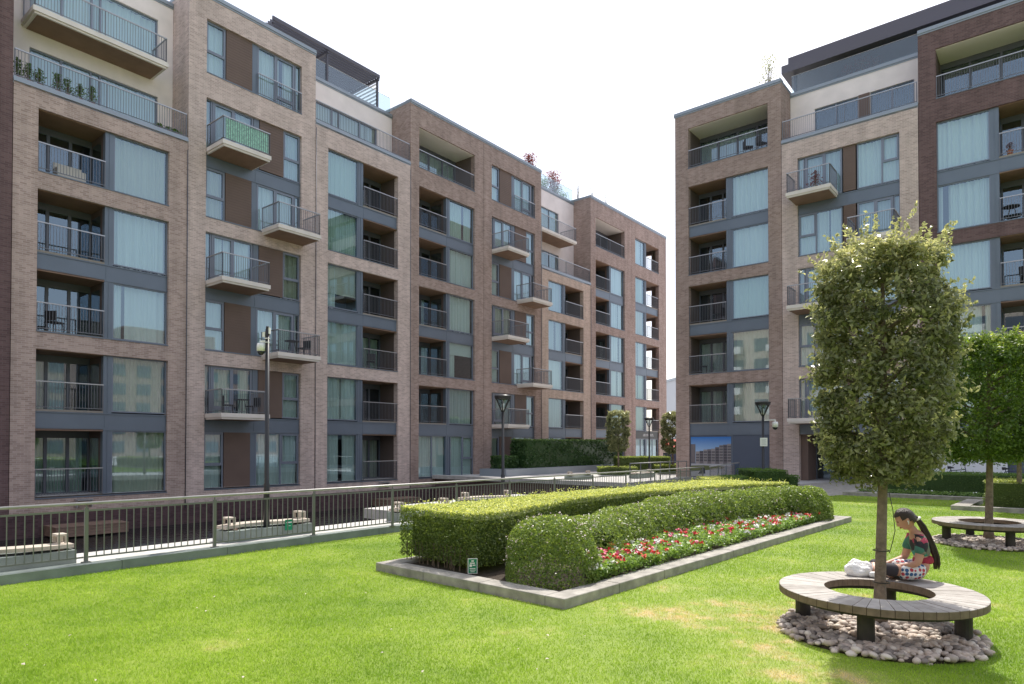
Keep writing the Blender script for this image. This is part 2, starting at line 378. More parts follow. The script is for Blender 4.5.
# ------------------------------------------------------------------ mesh builder
class MB:
    def __init__(s):
        s.v = []; s.f = []; s.m = []
    def quad(s, a, b, c, d, m=0):
        n = len(s.v); s.v += [a, b, c, d]; s.f.append((n, n + 1, n + 2, n + 3)); s.m.append(m)
    def box(s, x0, x1, y0, y1, z0, z1, m=0):
        n = len(s.v)
        s.v += [(x0, y0, z0), (x1, y0, z0), (x1, y1, z0), (x0, y1, z0), (x0, y0, z1), (x1, y0, z1), (x1, y1, z1), (x0, y1, z1)]
        for q in ((0, 3, 2, 1), (4, 5, 6, 7), (0, 1, 5, 4), (1, 2, 6, 5), (2, 3, 7, 6), (3, 0, 4, 7)):
            s.f.append(tuple(n + i for i in q)); s.m.append(m)
        return s
    def prism(s, poly, z0, z1, m=0):
        n = len(s.v); k = len(poly)
        s.v += [(p[0], p[1], z0) for p in poly] + [(p[0], p[1], z1) for p in poly]
        s.f.append(tuple(n + i for i in reversed(range(k)))); s.m.append(m)
        s.f.append(tuple(n + k + i for i in range(k))); s.m.append(m)
        for i in range(k):
            j = (i + 1) % k
            s.f.append((n + i, n + j, n + k + j, n + k + i)); s.m.append(m)
        return s
    def tube(s, pts, r, seg=8, m=0, cap=True):
        pts = [Vector(p) for p in pts]
        rr = r if isinstance(r, (list, tuple)) else [r] * len(pts)
        n = len(s.v); prev = None
        for i, p in enumerate(pts):
            t = (pts[min(i + 1, len(pts) - 1)] - pts[max(i - 1, 0)]).normalized()
            if prev is None:
                u = t.orthogonal().normalized()
            else:
                u = (prev - t * prev.dot(t)).normalized()
            prev = u; q = t.cross(u)
            for k in range(seg):
                a = 2 * math.pi * k / seg
                s.v.append(tuple(p + (u * math.cos(a) + q * math.sin(a)) * rr[i]))
        for i in range(len(pts) - 1):
            for k in range(seg):
                k2 = (k + 1) % seg
                s.f.append((n + i * seg + k, n + i * seg + k2, n + (i + 1) * seg + k2, n + (i + 1) * seg + k)); s.m.append(m)
        if cap:
            s.f.append(tuple(n + k for k in reversed(range(seg)))); s.m.append(m)
            e = n + (len(pts) - 1) * seg
            s.f.append(tuple(e + k for k in range(seg))); s.m.append(m)
        return s
    def lathe(s, prof, seg=24, c=(0, 0, 0), m=0, close=False):
        n = len(s.v)
        for (r, z) in prof:
            for k in range(seg):
                a = 2 * math.pi * k / seg
                s.v.append((c[0] + r * math.cos(a), c[1] + r * math.sin(a), c[2] + z))
        L = len(prof)
        for i in range(L - 1 + (1 if close else 0)):
            i2 = (i + 1) % L
            for k in range(seg):
                k2 = (k + 1) % seg
                s.f.append((n + i * seg + k, n + i * seg + k2, n + i2 * seg + k2, n + i2 * seg + k)); s.m.append(m)
        if not close:
            s.f.append(tuple(n + k for k in reversed(range(seg)))); s.m.append(m)
            s.f.append(tuple(n + (L - 1) * seg + k for k in range(seg))); s.m.append(m)
        return s
    def build(s, name, mats, parent=None, smooth=False, var=None):
        me = bpy.data.meshes.new(name)
        me.from_pydata(s.v, [], s.f)
        if not isinstance(mats, (list, tuple)): mats = [mats]
        for mt in mats: me.materials.append(mt)
        if len(mats) > 1: me.polygons.foreach_set('material_index', s.m)
        if smooth: me.polygons.foreach_set('use_smooth', [True] * len(s.f))
        if var is not None:
            a = me.attributes.new('var', 'FLOAT', 'FACE'); a.data.foreach_set('value', var)
        me.update()
        o = bpy.data.objects.new(name, me); C.objects.link(o)
        if parent: o.parent = parent
        return o

def tag(o, label=None, cat=None, group=None, kind=None):
    if label: o['label'] = label
    if cat: o['category'] = cat
    if group: o['group'] = group
    if kind: o['kind'] = kind
    return o

def thing(name, label, cat, loc=(0, 0, 0), rz=0.0, group=None):
    o = bpy.data.objects.new(name, None); C.objects.link(o)
    o.location = loc; o.rotation_euler = (0, 0, rz)
    o.empty_display_size = 0.2
    return tag(o, label, cat, group)

def copy_tree(o, parent=None):
    c = o.copy(); C.objects.link(c)
    if parent: c.parent = parent
    for ch in o.children: copy_tree(ch, c)
    return c

# ------------------------------------------------------------------ foliage
def unit(a):
    return a / np.maximum(np.linalg.norm(a, axis=1, keepdims=True), 1e-9)

def leaf_object(name, groups, parent=None, core=None):
    """groups: list of (P, N, length, width_ratio, material, var); core: (MB, material)"""
    V = []; F = []; MI = []; VAR = []; mats = []; base = 0
    for (P, N, ln, wr, mat, var) in groups:
        n = len(P)
        if n == 0: continue
        u = unit(np.cross(N, unit(rng.normal(size=(n, 3)))))
        wv = np.cross(N, u)
        l = ln[:, None]
        v = np.empty((n, 4, 3))
        v[:, 0] = P - u * l * 0.5
        v[:, 1] = P + wv * l * wr * 0.5 + N * l * 0.10
        v[:, 2] = P + u * l * 0.5 - N * l * 0.06
        v[:, 3] = P - wv * l * wr * 0.5 + N * l * 0.10
        V.append(v.reshape(-1, 3))
        F.append(np.arange(n * 4).reshape(n, 4) + base); base += n * 4
        if mat not in mats: mats.append(mat)
        MI.append(np.full(n, mats.index(mat))); VAR.append(var)
    if core:
        mb, mat = core
        cv = np.array(mb.v, float); cf = np.array(mb.f)
        V.append(cv); F.append(cf + base); base += len(cv)
        if mat not in mats: mats.append(mat)
        MI.append(np.full(len(cf), mats.index(mat))); VAR.append(np.full(len(cf), 0.05))
    V = np.concatenate(V); F = np.concatenate(F); MI = np.concatenate(MI); VAR = np.concatenate(VAR)
    me = bpy.data.meshes.new(name)
    nf = len(F)
    me.vertices.add(len(V)); me.vertices.foreach_set('co', V.ravel().astype(np.float32))
    me.loops.add(nf * 4); me.loops.foreach_set('vertex_index', F.ravel().astype(np.int32))
    me.polygons.add(nf)
    me.polygons.foreach_set('loop_start', (np.arange(nf) * 4).astype(np.int32))
    for mt in mats: me.materials.append(mt)
    me.polygons.foreach_set('material_index', MI.astype(np.int32))
    me.update(calc_edges=True)
    a = me.attributes.new('var', 'FLOAT', 'FACE'); a.data.foreach_set('value', np.clip(VAR, 0, 1).astype(np.float32))
    o = bpy.data.objects.new(name, me); C.objects.link(o)
    if parent: o.parent = parent
    return o

def wob(P, s, seed):
    """cheap smooth noise in -1..1"""
    r = np.random.default_rng(seed)
    out = np.zeros(len(P))
    for k in range(5):
        d = r.normal(size=3); d /= np.linalg.norm(d)
        out += np.sin(P @ d * s * (0.6 + 0.5 * k) + r.uniform(0, 6.28)) / (1 + 0.5 * k)
    return out / 2.6

def crown(name, c, rad, z0, z1, n, leaf, mat, parent, seed, shoots=40, square=5.0, tiplen=0.0, bottom_taper=0.85):
    """clipped upright crown around c built from leaf clumps, ragged outline, gaps between the clumps"""
    r = np.random.default_rng(seed)
    zc = (z0 + z1) / 2; hz = (z1 - z0) / 2; p = square
    per = 46; k = int(n / per)
    side = r.random(k) < (2 * hz) / (2 * hz + rad)
    a = r.uniform(0, 2 * math.pi, k)
    zz = np.where(side, r.uniform(-1, 1, k), np.where(r.random(k) < 0.6, 1.0, -1.0))
    rq = np.where(side, 1.0, np.sqrt(r.random(k)))
    rr = np.where(side, (1 - np.abs(zz) ** p) ** (1 / p), rq)
    zz = np.where(side, zz, zz * (1 - rq ** p) ** (1 / p))
    cen = np.c_[np.cos(a) * rr * rad, np.sin(a) * rr * rad, zz * hz]
    depth = 1 - np.abs(r.normal(size=k)) * 0.16 + 0.05
    depth *= 1 + wob(cen, 4.2, seed) * 0.075 + wob(cen, 11, seed + 1) * 0.05
    cen[:, :2] *= depth[:, None]; cen[:, 2] *= (0.3 + 0.7 * depth)
    tap = np.where(cen[:, 2] < 0, 1 - (1 - bottom_taper) * (-cen[:, 2] / hz) ** 2.2, 1.0)
    cen[:, :2] *= tap[:, None]
    keep = (wob(cen, 7, seed + 5) > -0.72) & (r.random(k) > 0.10)
    cen = cen[keep]; k = len(cen)
    cs = r.uniform(0.055, 0.115, k) * (rad / 0.75)
    cb = r.normal(size=k) * 0.13
    cn = r.poisson(per, k)
    idx = np.repeat(np.arange(k), cn)
    off = r.normal(size=(len(idx), 3)) * np.array([1, 1, 0.75])
    P = cen[idx] + off * cs[idx][:, None] * 0.75
    outw = cen.copy(); outw[:, 2] *= 0.35; outw = unit(outw + 1e-6)
    N = unit(unit(off + 1e-6) * 0.35 + outw[idx] * 0.35 + np.array([0, 0, 0.40]) + r.normal(size=P.shape) * 0.55)
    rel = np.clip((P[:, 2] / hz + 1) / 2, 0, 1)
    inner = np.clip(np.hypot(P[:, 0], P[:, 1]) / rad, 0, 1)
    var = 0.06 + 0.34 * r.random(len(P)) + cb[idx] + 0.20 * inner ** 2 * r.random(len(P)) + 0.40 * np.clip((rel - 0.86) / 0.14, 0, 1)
    ln = leaf * r.uniform(0.6, 1.35, len(P))
    W = np.array([c[0], c[1], zc])
    groups = [(P + W, N, ln, 0.46, mat, var)]
    S = []; SN = []; SV = []; SL = []
    for i in range(shoots):
        j = r.integers(0, k); b = cen[j]
        if i % 2 and b[2] < hz * 0.75: continue
        o_ = outw[j]
        up = np.array([o_[0] * 0.7, o_[1] * 0.7, 0.75]) + r.normal(size=3) * 0.2; up /= np.linalg.norm(up)
        L = r.uniform(0.10, 0.24) + (tiplen * r.random() if b[2] > hz * 0.7 else 0)
        q = int(5 + L * 60)
        tt = r.random(q)[:, None]
        S.append(b + up * (0.04 + L * tt) + r.normal(size=(q, 3)) * 0.02 * (1.2 - tt))
        SN.append(unit(r.normal(size=(q, 3)) + up * 0.3)); SV.append(0.50 + 0.45 * r.random(q)); SL.append(leaf * r.uniform(0.6, 1.1, q))
    if S:
        groups.append((np.concatenate(S) + W, np.concatenate(SN), np.concatenate(SL), 0.42, mat, np.concatenate(SV)))
    return leaf_object(name, groups, parent)

def hedge_groups(poly, z0, z1, dens, leaf, mat, seed, topvar=0.75, rough=0.03, roundtop=0.05):
    """leaf clumps over the top and sides of a clipped hedge whose footprint is poly"""
    r = np.random.default_rng(seed)
    poly = np.array(poly, float)
    A = poly; B = np.roll(poly, -1, 0)
    area = 0.5 * np.sum(A[:, 0] * B[:, 1] - B[:, 0] * A[:, 1])
    if area < 0:
        poly = poly[::-1]; A = poly; B = np.roll(poly, -1, 0); area = -area
    P = []; N = []
    # top
    n = int(area * dens * 1.15)
    mn, mx = poly.min(0), poly.max(0)
    pts = []
    need = n
    while need > 0:
        q = r.uniform(mn, mx, size=(need * 3 + 10, 2))
        ins = np.zeros(len(q), bool)
        for a, b in zip(A, B):
            cond = ((a[1] > q[:, 1]) != (b[1] > q[:, 1]))
            with np.errstate(divide='ignore', invalid='ignore'):
                xx = (b[0] - a[0]) * (q[:, 1] - a[1]) / (b[1] - a[1]) + a[0]
            ins ^= cond & (q[:, 0] < xx)
        q = q[ins][:need]; pts.append(q); need -= len(q)
    q = np.concatenate(pts)
    tp = np.c_[q, z1 - np.abs(r.normal(size=len(q))) * 0.03 + 0.015]
    tp[:, 2] += wob(tp, 4, seed) * rough + (r.random(len(q)) > 0.965) * r.uniform(0.02, 0.10, len(q))
    P.append(tp); N.append(unit(np.array([0, 0, 1.0]) * 0.8 + r.normal(size=tp.shape) * 0.6))
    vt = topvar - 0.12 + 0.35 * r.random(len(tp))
    # sides
    vs = []
    for a, b in zip(A, B):
        L = np.linalg.norm(b - a)
        k = int(L * (z1 - z0) * dens)
        if k == 0: continue
        t = r.random(k); z = z0 + (z1 - z0) * r.random(k)
        nn = np.array([(b - a)[1], -(b - a)[0], 0.0]) / L
        inn = np.abs(r.normal(size=k)) * 0.06 - 0.02
        sp = np.c_[a[0] + (b - a)[0] * t, a[1] + (b - a)[1] * t, z] - nn * inn[:, None]
        sp += nn * (wob(sp, 5, seed + 3) * rough)[:, None]
        edge = np.clip((z - (z1 - roundtop)) / max(roundtop, 1e-3), 0, 1)
        sp -= nn * (edge ** 2 * roundtop * 0.6)[:, None]
        gap = wob(sp, 8, seed + 8) > -0.42
        sp = sp[gap]; z = z[gap]
        P.append(sp); N.append(unit(nn * 0.6 + r.normal(size=sp.shape) * 0.6 + np.array([0, 0, 0.3])))
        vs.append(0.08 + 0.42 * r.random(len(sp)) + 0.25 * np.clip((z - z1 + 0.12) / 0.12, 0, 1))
    P = np.concatenate(P); N = np.concatenate(N); var = np.concatenate([vt] + vs)
    return [(P, N, leaf * r.uniform(0.65, 1.35, len(P)), 0.55, mat, var)]

def inset(poly, k):
    c = np.mean(np.array(poly), 0)
    out = []
    for p in poly:
        d = np.array(p) - c; L = np.linalg.norm(d)
        out.append(tuple(c + d * max(0.2, (L - k) / L)))
    return out

def fan_core(poly, z0, z1):
    """closed dark core built of quads only"""
    mb = MB(); k = len(poly)
    for i in range(k):
        a = poly[i]; b = poly[(i + 1) % k]
        mb.quad((a[0], a[1], z0), (b[0], b[1], z0), (b[0], b[1], z1), (a[0], a[1], z1))
    c = tuple(np.mean(np.array(poly), 0))
    for i in range(k):
        a = poly[i]; b = poly[(i + 1) % k]; mid = ((a[0] + b[0]) / 2, (a[1] + b[1]) / 2)
        mb.quad((a[0], a[1], z1), (mid[0], mid[1], z1), (b[0], b[1], z1), (c[0], c[1], z1 - 0.002))
    return mb

def hedge(name, label, poly, z0, z1, dens, leaf, mat, seed, cat='hedge', group=None, topvar=0.75, core_in=0.1, core=None):
    g = hedge_groups(poly, z0, z1, dens, leaf, mat, seed, topvar)
    o = leaf_object(name, g, None, (core or fan_core(inset(poly, core_in), z0, z1 - 0.07), mat))
    return tag(o, label, cat, group)

def mound_groups(c, rx, ry, h, n, leaf, mat, seed, petals=None, z0=0.1, pn=0):
    r = np.random.default_rng(seed)
    d = unit(r.normal(size=(int(n * 2.1), 3))); d = d[d[:, 2] > -0.12][:n]
    P = d * np.array([rx, ry, h]) * (np.abs(d) ** 2.6).sum(1)[:, None] ** (-1 / 2.6) * (0.8 + 0.2 * r.beta(4, 1, len(d)))[:, None]
    P *= (1 + wob(P, 6, seed) * 0.06)[:, None]
    N = unit(unit(P / np.array([rx, ry, h])) * 0.8 + r.normal(size=P.shape) * 0.65)
    rel = P[:, 2] / h
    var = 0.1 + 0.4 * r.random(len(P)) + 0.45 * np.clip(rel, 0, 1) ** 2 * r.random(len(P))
    W = np.array([c[0], c[1], z0])
    out = [(P + W, N, leaf * r.uniform(0.7, 1.3, len(P)), 0.45, mat, var)]
    if petals and pn:
        q = r.integers(0, len(P), pn); q = q[(rel[q] > 0.25)]
        # small flower heads: a few petals each
        Q = np.repeat(P[q] * 1.03, 4, 0) + r.normal(size=(len(q) * 4, 3)) * 0.014 + W
        out.append((Q, unit(r.normal(size=Q.shape) + np.array([0, 0, 0.7])), np.full(len(Q), 0.026), 0.8, petals, np.full(len(Q), 0.5)))
    return out

# ------------------------------------------------------------------ frames of reference
D1 = Vector((0.6254, 0.7803)); PL = Vector((-16.92, 27.1))          # left block: facade line
A1 = math.atan2(D1.y, D1.x); IN1 = Vector((-D1.y, D1.x))
A2 = math.atan2(-660, 802); D2 = Vector((math.cos(A2), math.sin(A2))); PR = Vector((10.4, 41.8)); IN2 = Vector((-D2.y, D2.x))
def LW(s, o, z=0.0):     # left facade frame: s along it, o metres in front of it
    p = PL + D1 * s - IN1 * o
    return (p.x, p.y, z)
def RW(s, o, z=0.0):
    p = PR + D2 * s - IN2 * o
    return (p.x, p.y, z)

WATER_Z = -1.55
# ------------------------------------------------------------------ the setting
def sheet(name, polys, z, mat, kind='structure'):
    mb = MB()
    for p in polys:
        n = len(mb.v); mb.v += [(q[0], q[1], z) for q in p]; mb.f.append(tuple(range(n, n + len(p)))); mb.m.append(0)
    o = mb.build(name, mat); o['kind'] = kind
    return o
def lrect(s0, s1, o0, o1): return [LW(s0, o0), LW(s1, o0), LW(s1, o1), LW(s0, o1)][::-1]
BIG = 1500
# basin: o 0..17.4 for s<19.2 ; channel o 14.0..17.4 for s 19.2..27
sheet('ground', [lrect(-BIG, BIG, 17.4, BIG), lrect(27.0, BIG, 0.0, 17.4), lrect(19.2, 27.0, 0.0, 13.8), lrect(-BIG, BIG, -BIG, 0.0)], 0.0, M['paving'])
sheet('water', [lrect(-60, 27.0, -0.2, 17.6)], WATER_Z, M['water'])
mb = MB()
def wallrun(a, b):
    mb.quad((a[0], a[1], WATER_Z - 0.3), (b[0], b[1], WATER_Z - 0.3), (b[0], b[1], -0.003), (a[0], a[1], -0.003))
wallrun(LW(19.2, 0.0), LW(19.2, 13.8)); wallrun(LW(19.2, 13.8), LW(27.0, 13.8)); wallrun(LW(27.0, 13.8), LW(27.0, 17.4))
wallrun(LW(27.0, 17.4), LW(-60, 17.4))
tag(mb.build('basin_wall', M['brick_dark']), None, None, None, 'structure')

# pale stone coping along the far side of the channel and the stone strip behind the guard rail
mb = MB()
mb.prism([LW(18.9, 0.05)[:2], LW(18.9, 13.9)[:2], LW(19.35, 13.9)[:2], LW(19.35, 0.05)[:2]], -0.12, 0.10)
mb.prism([LW(19.36, 13.55)[:2], LW(19.36, 13.95)[:2], LW(27.0, 13.95)[:2], LW(27.0, 13.55)[:2]][::-1], -0.12, 0.10)
tag(mb.build('stone_coping', M['stone_pale']), None, None, None, 'structure')
mb = MB()
mb.prism([LW(-14, 16.9)[:2], LW(2.2, 16.9)[:2], LW(2.2, 18.34)[:2], LW(-14, 18.34)[:2]][::-1], -0.2, 0.09)
mb.prism([LW(2.2, 14.2)[:2], LW(9.6, 14.2)[:2], LW(9.6, 18.34)[:2], LW(2.2, 18.34)[:2]][::-1], -0.2, 0.09)
mb.prism([LW(9.6, 17.3)[:2], LW(27.2, 17.3)[:2], LW(27.2, 18.34)[:2], LW(9.6, 18.34)[:2]][::-1], -0.2, 0.09)
tag(mb.build('quay', M['stone_pale']), None, None, None, 'structure')

# lawn: from the plinth of the guard rail across to the far planters on the right
lawn_poly = [LW(-22, 18.62)[:2], (-22, -60), (140, -60), (140, -20), (40, 4), (24.0, 13.2), (16.95, 22.95), (13.05, 26.3), (11.2, 25.2), (9.7, 26.1), LW(20.5, 18.62)[:2]]
sheet('lawn', [lawn_poly], 0.004, M['turf'])
# grey path to the entrance
sheet('path', [[(11.3, 25.6), (13.3, 26.4), (20.5, 33.5), (17.6, 36.0), (11.2, 31.0)]], 0.006, M['stone'])

# plinth under the guard rail
mb = MB()
for i in range(28):
    s0, s1 = -22 + i * 1.757 + 0.004, -22 + (i + 1) * 1.757 - 0.004
    mb.prism([LW(s0, 18.345)[:2], LW(s1, 18.345)[:2], LW(s1, 18.62)[:2], LW(s0, 18.62)[:2]][::-1], -0.2, 0.148 + 0.003 * (i % 2))
tag(mb.build('kerb_plinth', M['stone_green']), 'long low grey green stone kerb running along the lawn edge under the guard rail', 'kerb')

# ------------------------------------------------------------------ guard rail
p0 = Vector((-6.715, 10.43)); st = Vector((1.330, 1.5425))
rail = thing('guard_rail', 'long grey green metal guard rail with thin vertical bars between lawn and water', 'railing', (p0.x, p0.y, 0.15), math.atan2(st.y, st.x))
pitch = st.length
k0, k1 = -4, 11
mb = MB(); mb.tube([(k0 * pitch - 0.9, 0, 0.93), (k1 * pitch + 0.1, 0, 0.93)], 0.024, 10); mb.build('handrail', M['rail_wood'], rail, True)
for k in range(k0, k1 + 1):
    mb = MB(); mb.box(k * pitch - 0.026, k * pitch + 0.026, -0.02, 0.02, 0, 0.86); mb.box(k * pitch - 0.06, k * pitch + 0.06, -0.05, 0.05, 0, 0.012)
    mb.tube([(k * pitch, 0, 0.86), (k * pitch, 0, 0.90)], 0.012, 6); mb.build('post', M['steel_green'], rail)
for k in range(k0, k1):
    mb = MB(); a = k * pitch + 0.036; b = (k + 1) * pitch - 0.036
    mb.box(a, b, -0.008, 0.008, 0.80, 0.83); mb.box(a, b, -0.008, 0.008, 0.07, 0.095)
    for i in range(1, 18):
        x = a + (b - a) * i / 18
        mb.box(x - 0.0065, x + 0.0065, -0.0065, 0.0065, 0.095, 0.80)
    mb.build('bar_panel', M['steel_green'], rail)

# glazed balustrade beyond the end of the guard rail
g0 = Vector((8.35, 27.9)); g1 = Vector((11.9, 34.6)); gl_ = (g1 - g0).length
gb = thing('glass_balustrade', 'short glazed balustrade with grey handrail near the picture hoarding', 'railing', (g0.x, g0.y, 0), math.atan2(g1.y - g0.y, g1.x - g0.x))
mb = MB(); mb.tube([(0, 0, 1.08), (gl_, 0, 1.08)], 0.03, 8); mb.build('handrail', M['rail_wood'], gb, True)
mb = MB(); mb.box(0.03, gl_ - 0.03, -0.006, 0.006, 0.08, 1.0); mb.build('glass_panel', M['glass_clear'], gb)
for k in range(5):
    mb = MB(); x = gl_ * k / 4; mb.box(x - 0.025, x + 0.025, -0.03, -0.008, 0, 1.06); mb.build('post', M['rail'], gb)
# low rail on the far edge of the channel
q0 = Vector(LW(19.6, 13.72)[:2]); q1 = Vector(LW(26.5, 13.72)[:2]); ql = (q1 - q0).length
fr_ = thing('ramp_rail', 'thin grey rail on the far edge of the channel by the sunlit paving', 'railing', (q0.x, q0.y, 0.1), A1)
mb = MB(); mb.tube([(0, 0, 0.95), (ql, 0, 0.95)], 0.025, 8); mb.build('handrail', M['rail_wood'], fr_, True)
for k in range(7):
    mb = MB(); x = ql * k / 6; mb.box(x - 0.03, x + 0.03, -0.02, 0.02, 0, 0.93); mb.build('post', M['steel_green'], fr_)

# ------------------------------------------------------------------ apartment blocks
G0 = (-0.1, 5.72, 2.6, 3.32); G1 = (6.38, 11.93, 8.8, 9.5); G2 = (12.6, 18.2, 15.0, 15.7); G3 = (19.35, 21.9)
GA = (12.6, 15.05)
BASE = -1.8
PAR = 22.95
cur = ['curtain', 'curtain', 'curtain_grey', 'curtain', 'curtain_beige', 'curtain_green', 'curtain']

def curtain(parent, s0, s1, z0, z1, d, mat='curtain', gap=None):
    mb = MB()
    segs = [(s0, s1)] if gap is None else [(s0, gap[0]), (gap[1], s1)]
    for a, b in segs:
        if b - a < 0.08: continue
        n = max(8, int((b - a) / 0.03)); ph = random.uniform(0, 6); fq = random.uniform(26, 48); am = random.uniform(0.018, 0.045)
        xs = [a + (b - a) * i / n for i in range(n + 1)]
        ys = [d + am * math.sin(x * fq + ph + 1.6 * math.sin(x * 5 + ph)) + am * math.sin(x * fq * 0.43 + ph * 2) + 0.02 * math.sin(x * 4.1 + ph) for x in xs]
        for i in range(n):
            mb.quad((xs[i], ys[i], z0), (xs[i + 1], ys[i + 1], z0), (xs[i + 1], ys[i + 1], z1), (xs[i], ys[i], z1))
    if mb.f: mb.build('curtain', M[mat], parent, True)

def window(root, s0, s1, z0, z1, mull=(), transom=(), d=0.15, cm='auto', fw=0.055, name='window', gap='auto', frame='frame'):
    """one window: frame mesh > pane, curtain. mull: s positions; transom: (sa, sb, z)"""
    mb = MB()
    f0, f1 = d, d + 0.07
    mb.box(s0, s0 + fw, f0, f1, z0, z1); mb.box(s1 - fw, s1, f0, f1, z0, z1)
    mb.box(s0 + fw, s1 - fw, f0, f1, z0, z0 + fw); mb.box(s0 + fw, s1 - fw, f0, f1, z1 - fw, z1)
    for x in mull:
        mb.box(x - fw * 0.7, x + fw * 0.7, f0 - 0.004, f1 - 0.004, z0 + fw, z1 - fw)
    for sa, sb, z, sash in transom:
        mb.box(sa, sb, f0 - 0.007, f1 - 0.007, z - fw * 0.6, z + fw * 0.6)
        if sash:   # opening light above the transom has a second frame
            w_ = 0.06
            mb.box(sa, sa + w_, f0 - 0.012, f1 - 0.02, z, z1 - fw); mb.box(sb - w_, sb, f0 - 0.012, f1 - 0.02, z, z1 - fw)
            mb.box(sa + w_, sb - w_, f0 - 0.012, f1 - 0.02, z1 - fw - w_, z1 - fw); mb.box(sa + w_, sb - w_, f0 - 0.012, f1 - 0.02, z + fw * 0.6, z + fw * 0.6 + w_)
    o = mb.build(name, M[frame], root)
    p = MB(); dd = d + 0.045; p.quad((s0 + fw * .5, dd, z0 + fw * .5), (s1 - fw * .5, dd, z0 + fw * .5), (s1 - fw * .5, dd, z1 - fw * .5), (s0 + fw * .5, dd, z1 - fw * .5))
    p.build('pane', M['glass'], o)
    if cm == 'auto': cm = random.choice(cur)
    if cm and s1 - s0 > 1.0 and random.random() < 0.035:      # roller blind partly down, dark room below it
        zb_ = z1 - (z1 - z0) * random.uniform(0.25, 0.7)
        mb = MB(); mb.quad((s0 + .05, d + 0.16, zb_), (s1 - .05, d + 0.16, zb_), (s1 - .05, d + 0.16, z1 - .03), (s0 + .05, d + 0.16, z1 - .03)); mb.build('blind', M[random.choice(['curtain', 'curtain_beige'])], o)
        curtain(o, s0 + 0.03, s0 + (s1 - s0) * random.uniform(0.15, 0.4), z0 + 0.03, z1 - 0.03, d + 0.24, cm)
        return o
    if cm:
        if gap == 'auto':
            gap = None
            if s1 - s0 > 1.2 and random.random() < 0.28:
                x = random.uniform(s0 + 0.3, s1 - 0.3); gw = random.choice((0.04, 0.07, 0.12)); gap = (x - gw, x + gw)
        curtain(o, s0 + 0.03, s1 - 0.03, z0 + 0.03, z1 - 0.03, d + 0.22, cm, gap)
    return o

def balustrade(parent, path, z, h=1.1, step=0.105, name='balustrade', bar=0.0075, mat='rail'):
    """bars between bottom and top rail along a plan path of (s, d) points"""
    mb = MB()
    for (a, b) in zip(path[:-1], path[1:]):
        va = Vector(a); vb = Vector(b); L = (vb - va).length; t = (vb - va) / L; n = Vector((-t.y, t.x))
        def bar_(x0, x1, w_, z0, z1, m=0):
            c = [va + t * x0 - n * w_, va + t * x1 - n * w_, va + t * x1 + n * w_, va + t * x0 + n * w_]
            mb.prism([(q.x, q.y) for q in c], z0, z1, m)
        bar_(-0.02, L + 0.02, 0.024, z + h - 0.045, z + h, 1)
        bar_(0, L, 0.012, z + 0.07, z + 0.10)
        k = max(2, int(L / step))
        for i in range(k + 1):
            x = L * i / k
            ww = bar * (2.3 if i in (0, k) or (L > 2.8 and i == k // 2) else 1)
            zz0 = z if ww > bar else z + 0.10
            bar_(x - ww, x + ww, ww, zz0, z + h - 0.045)
    return mb.build(name, [M[mat], M['rail_top']], parent)

def glazed_back(parent, s0, s1, z0, z1, d, n=3, cm='auto'):
    """sliding glazed doors at the back of a recess: one mesh of frames, its panes and curtains below it"""
    fw = 0.06; top = z1 - 0.28
    mb = MB()
    mb.box(s0, s1, d, d + 0.08, top, z1)
    mb.box(s0, s1, d, d + 0.08, z0, z0 + fw)
    ws = (s1 - s0) / n
    for i in range(n + 1):
        x = s0 + ws * i
        mb.box(max(s0, x - fw), min(s1, x + fw), d + (0.01 if 0 < i < n else 0), d + 0.078, z0 + fw, top)
    o = mb.build('glazed_door', M['metal_dark'], parent)
    p = MB(); p.quad((s0 + .02, d + 0.05, z0 + .03), (s1 - .02, d + 0.05, z0 + .03), (s1 - .02, d + 0.05, top + 0.02), (s0 + .02, d + 0.05, top + 0.02))
    p.build('pane', M['glass'], o)
    if cm == 'auto': cm = random.choice(cur + [None] * 7)
    if cm:
        a = random.uniform(0.25, 0.95)
        if random.random() < 0.5: curtain(o, s0 + 0.05, s0 + (s1 - s0) * a, z0 + 0.05, top, d + 0.25, cm)
        else: curtain(o, s1 - (s1 - s0) * a, s1 - 0.05, z0 + 0.05, top, d + 0.25, cm)
    return o

def loggia(root, s0, s1, z0, z1, depth=1.6, side_glass=None, ceiling='soffit', wallm='recess', rail=True, n=3, door=True, open_end=None, cm='auto', label=None):
    """recess: lining mesh > balustrade, glazed_door (> is kept at part level), the lining has floor, ceiling and cheeks"""
    mb = MB(); dm = 0.355
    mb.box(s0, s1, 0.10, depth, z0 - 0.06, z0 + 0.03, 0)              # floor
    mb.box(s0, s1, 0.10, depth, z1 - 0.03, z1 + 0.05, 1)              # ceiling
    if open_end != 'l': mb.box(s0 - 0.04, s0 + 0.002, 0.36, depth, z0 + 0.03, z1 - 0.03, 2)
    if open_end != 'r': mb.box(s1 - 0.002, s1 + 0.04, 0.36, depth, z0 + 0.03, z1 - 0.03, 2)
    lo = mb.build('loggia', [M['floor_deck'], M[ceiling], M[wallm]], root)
    if label: lo['label'] = label
    if rail: balustrade(lo, [(s0 + 0.03, 0.06), (s1 - 0.03, 0.06)], z0 + 0.03)
    if door:
        gd = glazed_back(lo, s0, s1, z0 + 0.03, z1 - 0.03, depth, n, cm)
    if side_glass is not None:     # glazed cheek towards the window side
        x = s1 - 0.012 if side_glass == 'r' else s0 + 0.012
        p = MB(); p.quad((x, 0.55, z0 + 0.1), (x, depth - 0.1, z0 + 0.1), (x, depth - 0.1, z1 - 0.3), (x, 0.55, z1 - 0.3))
        p.build('side_pane', M['glass'], lo)
    return lo

